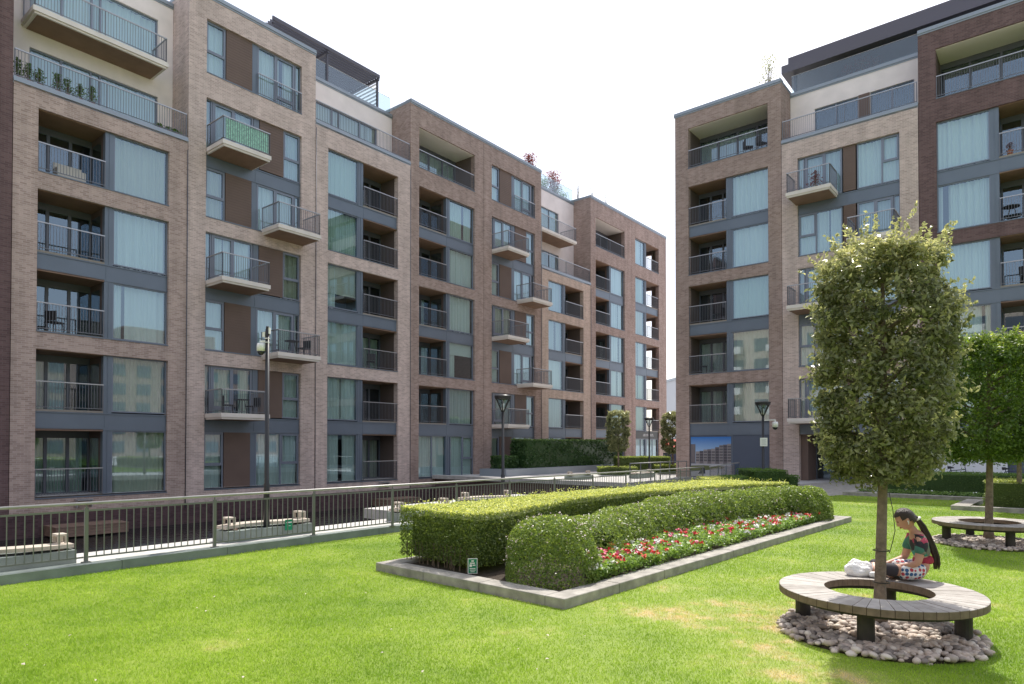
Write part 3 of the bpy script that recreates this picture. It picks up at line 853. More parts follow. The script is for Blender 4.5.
def spandrel(root, s0, s1, z0, z1, d=0.13):
    mb = MB(); mb.box(s0, s1, d, d + 0.2, z0, z1)
    mb.box(s0, s1, d - 0.03, d - 0.002, z0, z0 + 0.05); mb.box(s0, s1, d - 0.03, d - 0.002, z1 - 0.05, z1)
    mid = (s0 + s1) / 2
    mb.box(mid - 0.012, mid + 0.012, d - 0.012, d - 0.001, z0 + 0.05, z1 - 0.05)
    return mb.build('spandrel_panel', M['metal'], root)

def mullion(root, s0, s1, z0, z1, d=0.12):
    mb = MB(); mb.box(s0, s1, d, d + 0.25, z0, z1); mb.box((s0 + s1) / 2 - 0.01, (s0 + s1) / 2 + 0.01, d - 0.02, d - 0.001, z0, z1)
    return mb.build('mullion_panel', M['metal'], root)

def sill(root, s0, s1, z):
    mb = MB(); mb.box(s0, s1, -0.025, 0.34, z, z + 0.045); return mb.build('sill', M['metal'], root)

def brick_bay(root, s0, s1, o0, o1, groups, top, mat, label, left_side=None, right_side=None, ground_open=False):
    mb = MB(); T = 0.35; a = s0 + 0.012; b = s1 - 0.012
    mb.box(a, o0, 0, T, BASE, top); mb.box(o1, b, 0, T, BASE, top)
    zs = BASE
    for g in groups:
        if g[0] > zs: mb.box(o0, o1, 0, T, zs, g[0])
        zs = g[1]
    mb.box(o0, o1, 0, T, zs, top)
    if left_side is not None: mb.box(a, a + T, T, 2.6, left_side, top)
    if right_side is not None: mb.box(b - T, b, T, 2.6, right_side, top)
    w_ = mb.build('brick_wall', M[mat], root); w_['label'] = label
    return w_

def coping(root, s0, s1, z=PAR, d0=-0.07, d1=0.5, left=False, right=False):
    mb = MB()
    mb.box(s0, s1, d0, d1, z, z + 0.10); mb.box(s0, s1, d0 + 0.035, d1 - 0.03, z + 0.10, z + 0.20)
    mb.box(s0, s1, d0 + 0.04, d0 + 0.068, z - 0.08, z)
    for f, x0, x1 in ((left, s0 - 0.0, s0 + 0.5), (right, s1 - 0.5, s1)):
        if f: mb.box(x0, x1, d1, 2.6, z, z + 0.10); mb.box(x0 + 0.03, x1 - 0.03, d1 - 0.03, 2.58, z + 0.10, z + 0.20)
    return mb.build('coping', M['coping'], root)

def roof(root, s0, s1, z, d0=0.36, d1=13.7):
    mb = MB(); mb.box(s0 + 0.06, s1 - 0.06, d0, d1, z - 0.3, z); return mb.build('roof', M['roof'], root)

def floors_of(g): return [(g[0], g[2]), (g[3], g[1])] if len(g) == 4 else [(g[0], g[1])]

def lw_bay(root, s0, s1, o0, o1, order, groups, skip=(), depth=1.6, **k):
    """bay with a loggia ('L') on one side and a fixed window ('W') on the other"""
    wd = o1 - o0
    if order == 'LW': la, lb = o0, o0 + wd * 0.485; ma, mb_ = lb, lb + 0.32; wa, wb = mb_, o1
    else: wa, wb = o0, o0 + wd * 0.425; ma, mb_ = wb, wb + 0.34; la, lb = mb_, o1
    for gi, g in enumerate(groups):
        zl, zh = g[0], g[1]
        mullion(root, ma, mb_, zl + 0.046, zh if len(g) == 2 else g[2] - 0.001)
        if len(g) == 4:
            mullion(root, ma, mb_, g[3] + 0.001, zh)
            spandrel(root, o0, o1, g[2], g[3])
        sill(root, o0, o1, zl)
        for fi, (z0, z1) in enumerate(floors_of(g)):
            if (gi, fi) in skip: continue
            loggia(root, la, lb, z0 + 0.05, z1, depth=depth, side_glass='r' if order == 'LW' else 'l', **k)
            window(root, wa, wb, z0 + 0.05, z1)

def balcony(root, s0, s1, z, out=1.5, screen=False):
    mb = MB()
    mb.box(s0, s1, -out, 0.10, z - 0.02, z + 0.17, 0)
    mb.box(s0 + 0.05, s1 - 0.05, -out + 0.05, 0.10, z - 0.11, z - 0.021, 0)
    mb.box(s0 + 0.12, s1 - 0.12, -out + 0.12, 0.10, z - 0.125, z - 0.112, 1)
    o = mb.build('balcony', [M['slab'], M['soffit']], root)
    e = 0.06
    balustrade(o, [(s0 + e, 0.05), (s0 + e, -out + e), (s1 - e, -out + e), (s1 - e, 0.05)], z + 0.17, 1.1)
    if screen:
        mb = MB(); mb.box(s0 + e + 0.1, s1 - e - 0.05, -out + e + 0.03, -out + e + 0.04, z + 0.26, z + 1.2); q = mb.build('screen', M['screen'], o); q['label'] = 'green reed privacy screen'
    return o

def panel(root, s0, s1, z0, z1, d=0.10):
    mb = MB(); mb.box(s0, s1, d + 0.012, d + 0.08, z0, z1)
    n = int((z1 - z0) / 0.13)
    for i in range(n):
        z = z0 + (z1 - z0) * i / n
        mb.box(s0, s1, d, d + 0.011, z + 0.008, z + (z1 - z0) / n - 0.004)
    return mb.build('brown_panel', M['panel'], root)

def strip(root, s0, s1, z0, z1):
    mb = MB(); mb.box(s0, s1, 0.13, 0.3, z0, z1); return mb.build('frame_panel', M['metal'], root)

def balc_floor(root, o0, o1, z0, z1, kind, screen=False):
    w_ = o1 - o0; X = lambda t: o0 + t * w_ / 5.07
    zt = z0 + 0.05
    if kind in ('R', 'J', 'O'):
        window(root, X(0), X(0.98), zt, z1, (), [(X(0.05), X(0.93), zt + (z1 - zt) * 0.42, True)])
        panel(root, X(1.0), X(2.32), zt, z1); strip(root, X(2.34), X(2.6), zt, z1)
        if kind == 'O':
            window(root, X(2.62), X(5.07), zt, z1, (X(4.0),), [(X(4.05), X(5.0), zt + (z1 - zt) * 0.42, True)])
        else:
            window(root, X(2.62), X(4.72), zt, z1, (X(3.62),), [(X(3.66), X(4.66), zt + 0.35, True)], name='balcony_door', fw=0.085)
            window(root, X(4.74), X(5.07), zt, z1)
        if kind == 'R': balcony(root, X(2.82), X(5.25), z0 - 0.04)
        if kind == 'J': balustrade(root, [(X(2.6), 0.02), (X(5.05), 0.02)], zt, 1.1, name='juliet_rail')
    elif kind == 'L':
        window(root, X(0), X(0.34), zt, z1)
        window(root, X(0.36), X(2.42), zt, z1, (X(1.4),), [(X(0.44), X(1.36), zt + 0.35, True)], name='balcony_door', fw=0.085)
        strip(root, X(2.44), X(2.72), zt, z1); panel(root, X(2.74), X(4.06), zt, z1)
        window(root, X(4.08), X(5.07), zt, z1, (), [(X(4.13), X(5.02), zt + (z1 - zt) * 0.42, True)])
        balcony(root, X(0.02), X(2.42), z0 - 0.04, screen=screen)
    elif kind == 'L2':
        window(root, X(0), X(0.34), zt, z1)
        window(root, X(0.36), X(2.3), zt, z1, (X(1.4),), [(X(0.44), X(1.36), zt + 0.35, True)], name='balcony_door', fw=0.085)
        panel(root, X(2.36), X(2.98), zt, z1)
        window(root, X(3.04), X(5.07), zt, z1, (X(4.24),), [(X(4.28), X(5.0), zt + (z1 - zt) * 0.46, True)])
        balcony(root, X(-0.2), X(2.1), z0 - 0.04)
    elif kind == 'R2':
        window(root, X(0), X(2.3), zt, z1, (X(0.95),), [(X(0.06), X(0.9), zt + (z1 - zt) * 0.46, True)])
        panel(root, X(2.36), X(2.98), zt, z1)
        window(root, X(3.04), X(4.74), zt, z1, (X(3.9),), [(X(3.94), X(4.68), zt + 0.35, True)], name='balcony_door', fw=0.085)
        window(root, X(4.76), X(5.07), zt, z1)
        balcony(root, X(2.85), X(5.1), z0 - 0.04)

def balc_bay(root, o0, o1, groups, kinds, screen_at=None):
    f = 0
    for g in groups:
        if len(g) == 4: spandrel(root, o0, o1, g[2], g[3])
        sill(root, o0, o1, g[0])
        for (z0, z1) in floors_of(g):
            if kinds[f]: balc_floor(root, o0, o1, z0, z1, kinds[f], screen_at == f)
            f += 1

def terrace(root, s0, s1, zt, ztop, wins, glass_top=False, d=1.75, rail=True, wcm='auto'):
    """set-back cream storey above a brick front"""
    mb = MB(); mb.box(s0, s1, 0.355, d, zt - 0.25, zt - 0.06); mb.build('terrace_floor', M['floor_deck'], root)
    coping(root, s0, s1, zt - 0.055, -0.04, 0.40)
    mb = MB()
    ws = sorted(wins, key=lambda q: (q[2], q[0]))
    rows = sorted({(q[2], q[3]) for q in wins})
    z = zt - 0.05
    for (r0, r1) in rows:
        if r0 > z: mb.box(s0, s1, d, d + 0.3, z, r0)
        x = s0
        for q in ws:
            if (q[2], q[3]) != (r0, r1): continue
            if q[0] > x: mb.box(x, q[0], d, d + 0.3, r0, r1)
            x = q[1]
        if x < s1: mb.box(x, s1, d, d + 0.3, r0, r1)
        z = r1
    mb.box(s0, s1, d, d + 0.3, z, ztop)
    for zz in (zt + 2.45, zt + 3.2):
        if zz < ztop - 0.2: pass
    o = mb.build('render_wall', M['render'], root); o['label'] = 'cream panelled set back storey'
    for q in ws:
        window(root, q[0], q[1], q[2], q[3], q[4] if len(q) > 4 else (), (), d=d + 0.08, cm=wcm)
    coping(root, s0, s1, ztop, d - 0.07, d + 0.5)
    if rail: balustrade(root, [(s0 + 0.06, 0.08), (s1 - 0.06, 0.08)], zt + 0.14, 1.1, name='terrace_rail')
    if glass_top:
        mb = MB(); mb.box(s0 + 0.05, s1 - 0.05, d + 0.1, d + 0.115, ztop + 0.2, ztop + 1.25)
        g = mb.build('glass_parapet', M['glass_clear'], root)
        mb = MB(); mb.tube([(s0 + 0.05, d + 0.107, ztop + 1.27), (s1 - 0.05, d + 0.107, ztop + 1.27)], 0.018, 6); mb.build('glass_rail', M['rail_top'], g)

# ---- left block
LB = thing('apartment_building', 'long seven storey brick apartment block left of the gap, beside the water', 'building', (PL.x, PL.y, 0), A1)
FULL = [G0, G1, G2, G3]
mb = MB(); mb.box(-10, -3.062, 0, 0.35, BASE, PAR + 0.8); q = mb.build('brick_wall', M['brick_dark'], LB); q['label'] = 'dark purple brick end bay'
coping(LB, -10, -3.06, PAR + 0.8); roof(LB, -10, -3.06, PAR + 0.6)
brick_bay(LB, -3.05, 3.5, -2.24, 2.68, [G0, G1, GA], 15.78, 'brick_brown', 'brown brick wall of the leftmost bay')
lw_bay(LB, -3.05, 3.5, -2.24, 2.68, 'LW', [G0, G1, GA])
terrace(LB, -3.05, 3.5, 15.84, 22.6, [(-2.13, 2.83, 15.86, 18.1, (-1.0, 0.1, 0.45)), (-2.13, 2.83, 19.1, 21.7, (-1.0, 0.12, 0.45))], d=1.6)
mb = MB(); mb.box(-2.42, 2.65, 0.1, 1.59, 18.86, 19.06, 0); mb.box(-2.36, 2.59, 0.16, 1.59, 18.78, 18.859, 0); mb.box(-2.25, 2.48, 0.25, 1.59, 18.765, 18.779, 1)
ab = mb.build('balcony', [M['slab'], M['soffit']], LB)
balustrade(ab, [(-2.35, 1.55), (-2.35, 0.16), (2.58, 0.16), (2.58, 1.55)], 19.06, 1.1)
roof(LB, -3.05, 3.5, 22.5, 1.95)

brick_bay(LB, 3.5, 10.25, 4.33, 9.4, FULL, PAR, 'brick_tan', 'tan brick wall of the tall balcony bay', 15.85, 19.35)
balc_bay(LB, 4.33, 9.4, FULL, ['O', 'L', 'R', 'L', 'R', 'L', 'J'], 5)
coping(LB, 3.5, 10.25, left=True, right=True); roof(LB, 3.5, 10.25, 22.6)

brick_bay(LB, 10.25, 17.07, 11.05, 16.07, [G0, G1, G2], 19.26, 'brick_tan', 'tan brick wall below the set back terrace')
lw_bay(LB, 10.25, 17.07, 11.05, 16.07, 'WL', [G0, G1, G2])
terrace(LB, 10.25, 17.07, 19.33, PAR - 0.22, [(10.6, 15.9, 19.36, 21.55, (12.6, 13.1, 14.6))], True)
roof(LB, 10.25, 17.07, 22.6, 2.05)

brick_bay(LB, 17.07, 23.9, 17.79, 22.97, FULL, PAR + 0.25, 'brick_red', 'red brown brick wall with the open top loggia', 19.35)
lw_bay(LB, 17.07, 23.9, 17.79, 22.97, 'LW', [G0, G1, G2], skip=((0, 0),))
window(LB, 17.79, 22.97, -0.05, 2.6, (19.05, 20.75, 21.9), [(21.94, 22.9, 1.1, True)])
loggia(LB, 17.79, 22.97, 19.4, 21.9, 1.8, ceiling='soffit_white', n=4); sill(LB, 17.79, 22.97, 19.35)
brick_bay(LB, 23.9, 30.7, 24.77, 29.9, FULL, PAR + 0.25, 'brick_red', 'red brown brick wall of the second balcony bay', None, 15.85)
balc_bay(LB, 24.77, 29.9, FULL, ['O', 'L', 'R', 'L', 'R', 'L', 'J'])
coping(LB, 17.07, 30.7, PAR + 0.25, left=True, right=True); roof(LB, 17.07, 30.7, 22.6)

brick_bay(LB, 30.7, 37.9, 31.65, 36.75, [G0, G1, GA], 15.78, 'brick_cream', 'cream brick wall between the red brown bays')
lw_bay(LB, 30.7, 37.9, 31.65, 36.75, 'WL', [G0, G1, GA])
terrace(LB, 30.7, 37.9, 15.84, PAR + 0.2, [(31.2, 35.6, 15.86, 18.1, (32.4, 33.0, 34.3)), (31.2, 35.6, 19.1, 21.7, (32.4, 33.0, 34.3))], True)
mb = MB(); mb.box(30.75, 35.9, 0.1, 1.74, 18.86, 19.06, 0); mb.box(30.8, 35.8, 0.16, 1.74, 18.78, 18.859, 0); mb.box(30.9, 35.7, 0.25, 1.74, 18.765, 18.779, 1)
ab = mb.build('balcony', [M['slab'], M['soffit']], LB)
balustrade(ab, [(30.82, 0.16), (35.83, 0.16), (35.83, 1.7)], 19.06, 1.1)
roof(LB, 30.7, 37.9, 22.6, 2.05)

brick_bay(LB, 37.9, 45.25, 38.72, 43.86, FULL, PAR + 0.45, 'brick_red', 'red brown brick wall of the far bay', 15.85)
lw_bay(LB, 37.9, 45.25, 38.72, 43.86, 'LW', [G0, G1, G2])
loggia(LB, 38.72, 43.86, 19.4, 21.9, 1.8, ceiling='soffit_white', n=4); sill(LB, 38.72, 43.86, 19.35)
brick_bay(LB, 45.25, 52.6, 45.93, 50.9, FULL, PAR + 0.45, 'brick_red', 'red brown brick wall at the far end of the block')
coping(LB, 37.9, 52.6, PAR + 0.45, left=True); roof(LB, 37.9, 52.6, 22.6)
lw_bay(LB, 45.25, 52.6, 45.93, 50.9, 'WL', [G0[:1] + G0[1:], G1, G2, G3], skip=((0, 0),), depth=2.5, wallm='panel', open_end='r', cm=None)
window(LB, 45.93, 50.9, -0.05, 2.6, (47.2, 48.4, 49.7))
mb = MB(); mb.box(45.93, 50.9, 0.09, 0.128, 2.62, 3.30); sgn = mb.build('fascia_sign', M['black'], LB); sgn['label'] = 'black shop fascia with small white lettering'
mb = MB()
x = 47.6
for i in range(13):
    if i != 6:
        mb.box(x, x + 0.03, 0.08, 0.089, 2.86, 3.08)
        if i % 2: mb.box(x + 0.03, x + 0.11, 0.08, 0.089, 3.04, 3.08)
        if i % 3 == 0: mb.box(x + 0.03, x + 0.11, 0.08, 0.089, 2.86, 2.9)
        if i % 4 == 1: mb.box(x + 0.09, x + 0.12, 0.08, 0.089, 2.86, 3.04)
    x += 0.17
mb.build('lettering', M['white'], sgn)
# end wall with open loggia corners, rear wall
mb = MB()
mb.box(52.25, 52.588, 0.352, 1.5, BASE, PAR + 0.45); mb.box(52.25, 52.588, 2.6, 13.7, BASE, PAR + 0.45)
z = BASE
for (a, b) in ((3.4, 5.7), (6.4, 8.8), (9.55, 11.9), (12.65, 15.0), (15.75, 18.2), (19.4, 21.9)):
    mb.box(52.25, 52.588, 1.5, 2.6, z, a); z = b
mb.box(52.25, 52.588, 1.5, 2.6, z, PAR + 0.45)
mb.box(-10, 52.588, 13.7, 14.0, BASE, PAR + 0.2); mb.box(-10, -9.7, 0.352, 13.7, BASE, PAR + 0.5)
mb.build('brick_wall', M['brick_red'], LB)['label'] = 'plain brick rear and end walls'
mb = MB(); mb.box(-9.6, 52.2, 2.75, 13.6, BASE, 22.25); mb.build('shade_core', M['room_shade'], LB)  # dark block added behind the windows, room shade put into its colour
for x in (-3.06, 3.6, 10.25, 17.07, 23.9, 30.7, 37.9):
    mb = MB(); mb.box(x - 0.02, x + 0.02, 0.355, 2.74, BASE, 15.6 if x in (-3.06,) else (15.5 if x in (30.7, 3.6, 37.9) else 19.0)); mb.build('party_wall', M['room_shade'], LB)
mb = MB(); mb.box(-9.99, 52.58, -0.012, -0.002, BASE, -0.62); q = mb.build('base_course', M['brick_wet'], LB); q['label'] = 'dark wet brick at the water line'
for x in (3.46, 10.27, 17.04, 30.68, 37.88):
    mb = MB(); mb.tube([(x, -0.05, -0.9), (x, -0.05, 15.4 if x in (3.46, 37.88) else 19.0)], 0.018, 8); mb.build('cable_duct', M['metal_dark'], LB, True)
# small steps under the ground floor guards
for x in (-0.9, 14.6):
    mb = MB(); mb.box(x, x + 0.55, -0.38, -0.03, -0.22, -0.16); mb.box(x, x + 0.03, -0.3, -0.03, -0.5, -0.22); mb.box(x + 0.52, x + 0.55, -0.3, -0.03, -0.5, -0.22)
    mb.build('step', M['rail_top'], LB)

# roof pergola over the set back bay
PG = thing('pergola', 'dark louvred metal pergola on the roof of the left block', 'pergola', LW(0, 0), A1)
mb = MB()
for i in range(14):
    y = 1.75 + 2.9 * i / 13
    mb.box(8.75, 16.0, y, y + 0.06, 24.78, 24.92)
mb.build('louvres', M['pergola'], PG)
mb = MB()
for x in (8.7, 12.2, 15.9): mb.box(x, x + 0.12, 1.70, 4.8, 24.62, 24.77)
mb.box(8.7, 16.02, 1.66, 1.745, 24.76, 24.96); mb.box(8.7, 16.02, 4.72, 4.8, 24.78, 24.94)
mb.build('beam', M['pergola'], PG)
for x in (8.7, 12.2, 15.9):
    for y in (1.78, 4.66):
        mb = MB(); mb.box(x, x + 0.11, y, y + 0.11, 22.6, 24.62); mb.build('post', M['pergola'], PG)
mb = MB()
for i in range(6):
    z = 23.2 + i * 0.24; mb.box(15.93, 15.97, 1.9, 4.6, z, z + 0.1)
mb.build('side_louvres', M['white'], PG)
# long pale roof lantern and far roof edge behind the parapet

# ---- right block
RB = thing('apartment_building', 'seven storey brick apartment block on the right of the gap, behind the trees', 'building', (PR.x, PR.y, 0), A2)
brick_bay(RB, -0.02, 6.55, 0.87, 5.79, FULL, PAR - 0.05, 'brick_red', 'red brown brick wall with the open top loggia', None, 19.35)
lw_bay(RB, 0, 6.55, 0.87, 5.79, 'LW', [G0, G1, G2], skip=((0, 0),))
loggia(RB, 0.87, 5.79, 19.4, 21.9, 1.8, ceiling='soffit_white', n=4, cm='curtain_grey'); sill(RB, 0.87, 5.79, 19.35)
mb = MB(); mb.box(0.87, 5.79, 0.14, 0.34, 0.0, 2.6); q = mb.build('infill_panel', M['slate_board'], RB)
coping(RB, -0.06, 6.55, PAR - 0.05, right=True); roof(RB, 0, 6.55, 22.6)
brick_bay(RB, 6.55, 13.3, 7.42, 12.46, [G0, G1, G2], 19.26, 'brick_tan', 'tan brick wall of the balcony bay')
balc_bay(RB, 7.42, 12.46, [G0, G1, G2], [None, 'L2', 'R2', 'L2', 'R2', 'L2'])
terrace(RB, 6.55, 13.3, 19.33, PAR - 0.25, [(7.9, 10.2, 19.36, 21.55, (9.05,)), (10.8, 12.9, 19.36, 21.55, (11.85,))], True, wcm=None)
mb = MB(); mb.box(10.22, 10.78, 1.70, 1.74, 19.36, 21.55); mb.build('brown_panel', M['panel'], RB)
roof(RB, 6.55, 13.3, 22.6, 2.05)
# entrance recess
mb = MB(); mb.box(7.42, 7.8, 0.36, 2.4, -0.1, 2.6); mb.box(12.1, 12.46, 0.36, 2.4, -0.1, 2.6); mb.box(7.42, 12.46, 0.1, 2.4, 2.55, 2.6)
ent = mb.build('entrance', M['panel'], RB)
window(RB, 7.8, 12.1, 0.0, 2.55, (8.9, 10.0, 11.0), (), d=1.9, cm=None, fw=0.07, name='entrance_door', frame='metal_dark')
brick_bay(RB, 13.3, 20.1, 14.07, 19.2, FULL, PAR - 0.05, 'brick_dark', 'dark purple brick wall at the right')
lw_bay(RB, 13.3, 20.1, 14.07, 19.2, 'WL', [G0, G1, G2], skip=((0, 0),))
loggia(RB, 14.07, 19.2, 19.4, 21.9, 1.8, ceiling='soffit_white', n=4); sill(RB, 14.07, 19.2, 19.35)
mb = MB(); mb.box(14.07, 19.2, 0.16, 0.34, 0.0, 2.6); mb.build('infill_panel', M['slate_board'], RB)
coping(RB, 13.3, 20.1, PAR - 0.05, left=True); roof(RB, 13.3, 20.1, 22.6)
mb = MB(); mb.box(-0.01, 0.34, 0.352, 14, BASE, PAR - 0.06); mb.box(19.74, 20.09, 0.352, 14, BASE, PAR - 0.06); mb.box(0.34, 19.74, 13.7, 14, BASE, PAR - 0.1)
mb.build('brick_wall', M['brick_red'], RB)['label'] = 'plain brick rear and end walls'
mb = MB(); mb.box(0.4, 19.7, 2.75, 13.6, BASE, 22.25); mb.build('shade_core', M['room_shade'], RB)  # solid stand-in for the unlit rooms, shade painted as near-black
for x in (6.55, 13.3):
    mb = MB(); mb.box(x - 0.02, x + 0.02, 0.355, 2.74, BASE, 19.0); mb.build('party_wall', M['room_shade'], RB)
# penthouse with dark overhanging roof
mb = MB(); mb.box(6.1, 19.9, 1.55, 12.5, 24.15, 24.62); mb.box(6.4, 19.9, 1.85, 12.4, 24.62, 25.15); q = mb.build('penthouse_roof', M['canopy_roof'], RB); q['label'] = 'dark overhanging flat roof of the penthouse'
mb = MB(); mb.box(8.4, 19.6, 4.0, 12.0, 22.61, 24.149); q = mb.build('penthouse_wall', M['metal'], RB)
window(RB, 9.0, 13.0, 22.7, 24.05, (10.3, 11.6), (), d=3.9, cm=None, name='penthouse_window')
for x in (6.6, 13.0):
    mb = MB(); mb.box(x, x + 0.15, 2.3, 2.45, 22.61, 24.149); mb.build('penthouse_post', M['canopy_roof'], RB)

# ---- block facing the right block across the lawn, behind the viewpoint: it is mirrored in the windows
OB = thing('apartment_building', 'pale block across the courtyard, visible as reflection in the windows of the right block', 'building', RW(-30, 68), A2 + math.pi)
mb = MB(); mb.box(-75, 15, 0, 12, 0, 20.5); mb.build('wall', M['brick_cream'], OB)
mb = MB()
for f in range(6):
    for i in range(22): mb.box(-74 + i * 4.05, -71.8 + i * 4.05, -0.05, 0.1, 0.6 + f * 3.3, 2.7 + f * 3.3)
mb.build('windows', M['metal_dark'], OB)
mb = MB()
for f in range(1, 6):
    for i in range(11): mb.box(-74 + i * 8.1, -70 + i * 8.1, -1.3, -0.051, 0.35 + f * 3.3, 1.5 + f * 3.3)
mb.build('balconies', M['slab'], OB)

OC = thing('apartment_building', 'stepped brick block across the courtyard, visible as reflection in the left block windows', 'building', LW(60, 92), A1 + math.pi)
for x0, x1, h_ in ((-10, 8, 19), (8.02, 24, 22.5), (24.02, 40, 18.5), (40.02, 58, 22.5), (58.02, 78, 19.5), (78.02, 100, 23)):
    mb = MB(); mb.box(x0, x1, 0, 12, 0, h_); mb.build('wall', M['brick_brown'], OC)
mb = MB()
for f in range(5):
    for i in range(26): mb.box(-9 + i * 4.1, -6.8 + i * 4.1, -0.05, 0.1, 0.7 + f * 3.3, 2.7 + f * 3.3)
mb.build('windows', M['metal'], OC)

# ---- pale block far down the street in the gap, and a red canopy stall
FB = thing('apartment_building', 'pale grey block far down the gap between the two brick blocks', 'building', (28.5, 112, 0), R(8))
mb = MB(); mb.box(0, 16, 0, 12, 0, 13.2); mb.build('wall', M['grey_far'], FB)
mb = MB(); mb.box(-0.2, 16.2, -0.2, 12.2, 13.2, 13.6); mb.build('roof', M['coping'], FB)
for i in range(4):
    for j in range(3):
        mb = MB(); mb.box(0.8 + j * 2.6, 2.4 + j * 2.6, -0.06, 0.05, 1.2 + i * 3.1, 3.1 + i * 3.1); mb.build('window', M['metal_dark'], FB)
RC = thing('canopy_stall', 'red canopy above a dark navy board at the far end of the gap', 'stall', (14.4, 59, 0), R(10))
mb = MB(); mb.box(-0.5, 2.4, -0.5, 1.4, 1.75, 1.8); mb.quad((-0.5, -0.5, 1.8), (2.4, -0.5, 1.8), (2.4, 0.5, 2.5), (-0.5, 0.5, 2.5)); mb.quad((-0.5, 1.4, 1.8), (2.4, 1.4, 1.8), (2.4, 0.5, 2.5), (-0.5, 0.5, 2.5)); mb.build('canopy', M['red_canopy'], RC)
mb = MB(); mb.box(-0.4, 2.3, -0.42, -0.36, 1.3, 1.74); mb.build('valance', M['white'], RC)
mb = MB(); mb.box(-0.4, 2.3, -0.35, 1.3, 0.0, 1.29); mb.build('counter', M['navy'], RC)

# ---- picture hoarding on the right block and white hoarding behind the bicycles
HB = thing('picture_hoarding', 'printed hoarding showing apartment blocks under a blue sky, set in the brick bay', 'hoarding', RW(0.9, -0.10), A2)
mb = MB(); mb.box(0.02, 2.62, 0.0, 0.02, 0.05, 2.52); bd = mb.build('board', M['slate_board'], HB)
m_, t_, b_ = new_mat('printed sky'); tc = t_.nodes.new('ShaderNodeTexCoord'); sp = t_.nodes.new('ShaderNodeSeparateXYZ'); t_.links.new(tc.outputs['Object'], sp.inputs[0])
mr_ = t_.nodes.new('ShaderNodeMapRange'); mr_.inputs[1].default_value = 1.4; mr_.inputs[2].default_value = 2.5; t_.links.new(sp.outputs['Z'], mr_.inputs[0])
rp = t_.nodes.new('ShaderNodeValToRGB'); rp.color_ramp.elements[0].color = (0.38, 0.55, 0.75, 1); rp.color_ramp.elements[1].color = (0.02, 0.16, 0.50, 1)
t_.links.new(mr_.outputs[0], rp.inputs[0]); t_.links.new(rp.outputs[0], b_.inputs['Base Color']); b_.inputs['Roughness'].default_value = 0.5
mb = MB(); mb.box(0.04, 2.60, -0.006, -0.002, 0.9, 2.5); mb.build('printed_sky', m_, HB)
pal = [plain('printed block', (0.16, 0.14, 0.15), 0.5), plain('printed window', (0.03, 0.035, 0.05), 0.5), plain('printed paving', (0.42, 0.42, 0.45), 0.5), plain('printed grass', (0.12, 0.14, 0.05), 0.5), plain('printed pale block', (0.30, 0.27, 0.27), 0.5)]
mb = MB(); r_ = random.Random(4)
mb.box(0.04, 0.34, -0.010, -0.007, 0.9, 2.05, 0)
for i in range(9):
    x = 0.36 + i * 0.25; h = 1.62 + 0.05 * i + r_.uniform(-0.05, 0.08)
    mb.box(x, min(2.6, x + 0.245), -0.010, -0.007, 0.85, min(h, 2.15), 0 if i % 2 else 4)
    for a in range(3):
        for b in range(int((h - 0.95) / 0.17)):
            mb.box(x + 0.03 + a * 0.07, x + 0.075 + a * 0.07, -0.013, -0.0105, 1.0 + b * 0.17, 1.11 + b * 0.17, 1)
mb.build('printed_blocks', pal, HB)
mb = MB(); mb.box(0.04, 2.6, -0.010, -0.007, 0.06, 0.849, 2); n = len(mb.v)
mb.v += [(0.04, -0.0115, 0.35), (2.0, -0.0115, 0.55), (2.3, -0.0115, 0.7), (0.9, -0.0115, 0.75), (0.04, -0.0115, 0.72)]; mb.f.append(tuple(range(n, n + 5))); mb.m.append(3)
n = len(mb.v); mb.v += [(0.5, -0.013, 0.22), (0.98, -0.013, 0.24), (0.95, -0.013, 0.55), (0.8, -0.013, 0.68), (0.72, -0.013, 0.5)]; mb.f.append(tuple(range(n, n + 5))); mb.m.append(1)
mb.build('printed_ground', pal, HB)
WB = thing('white_hoarding', 'white hoarding board behind the parked bicycles at the dark brick bay', 'hoarding', RW(13.6, 0.25), A2)
mb = MB(); mb.box(0, 3.2, -0.03, 0.03, 0.1, 2.35); mb.build('board', M['white_board'], WB)
mb = MB()
for i in range(26):
    if i % 7 != 5: mb.box(1.1 + i * 0.055, 1.135 + i * 0.055, -0.036, -0.031, 1.78, 1.82)
mb.build('lettering', M['grey_text'], WB)

# ------------------------------------------------------------------ lamps and camera pole
def street_lamp(x, y, label, extras=None):
    t = thing('street_lamp', label, 'lamp', (x, y, 0), 0.4, 'black post lamps around the courtyard')
    mb = MB(); mb.tube([(0, 0, 0), (0, 0, 0.9), (0, 0, 0.92), (0, 0, 3.25)], [0.075, 0.075, 0.055, 0.05], 12); mb.build('pole', M['black'], t, True)
    mb = MB()
    for k in range(6):
        a = k * math.pi / 3
        mb.tube([(0.035 * math.cos(a), 0.035 * math.sin(a), 3.2), (0.275 * math.cos(a), 0.275 * math.sin(a), 3.70)], 0.02, 6)
    mb.lathe([(0.25, 3.66), (0.297, 3.66), (0.297, 3.72), (0.25, 3.72)], 24, close=True)
    mb.build('lantern_cage', M['black'], t)
    mb = MB(); mb.lathe([(0.30, 3.722), (0.32, 3.74), (0.31, 3.79), (0.14, 3.83), (0.01, 3.835)], 28); mb.build('lantern_cap', M['black'], t, True)
    mb = MB(); mb.lathe([(0.05, 3.32), (0.2, 3.66), (0.2, 3.675), (0.02, 3.676)], 20); mb.build('lantern_glass', M['glass_clear'], t, True)
    mb = MB(); mb.lathe([(0.03, 3.25), (0.06, 3.3), (0.06, 3.5), (0.02, 3.52)], 12); mb.build('bulb', M['white'], t, True)
    return t

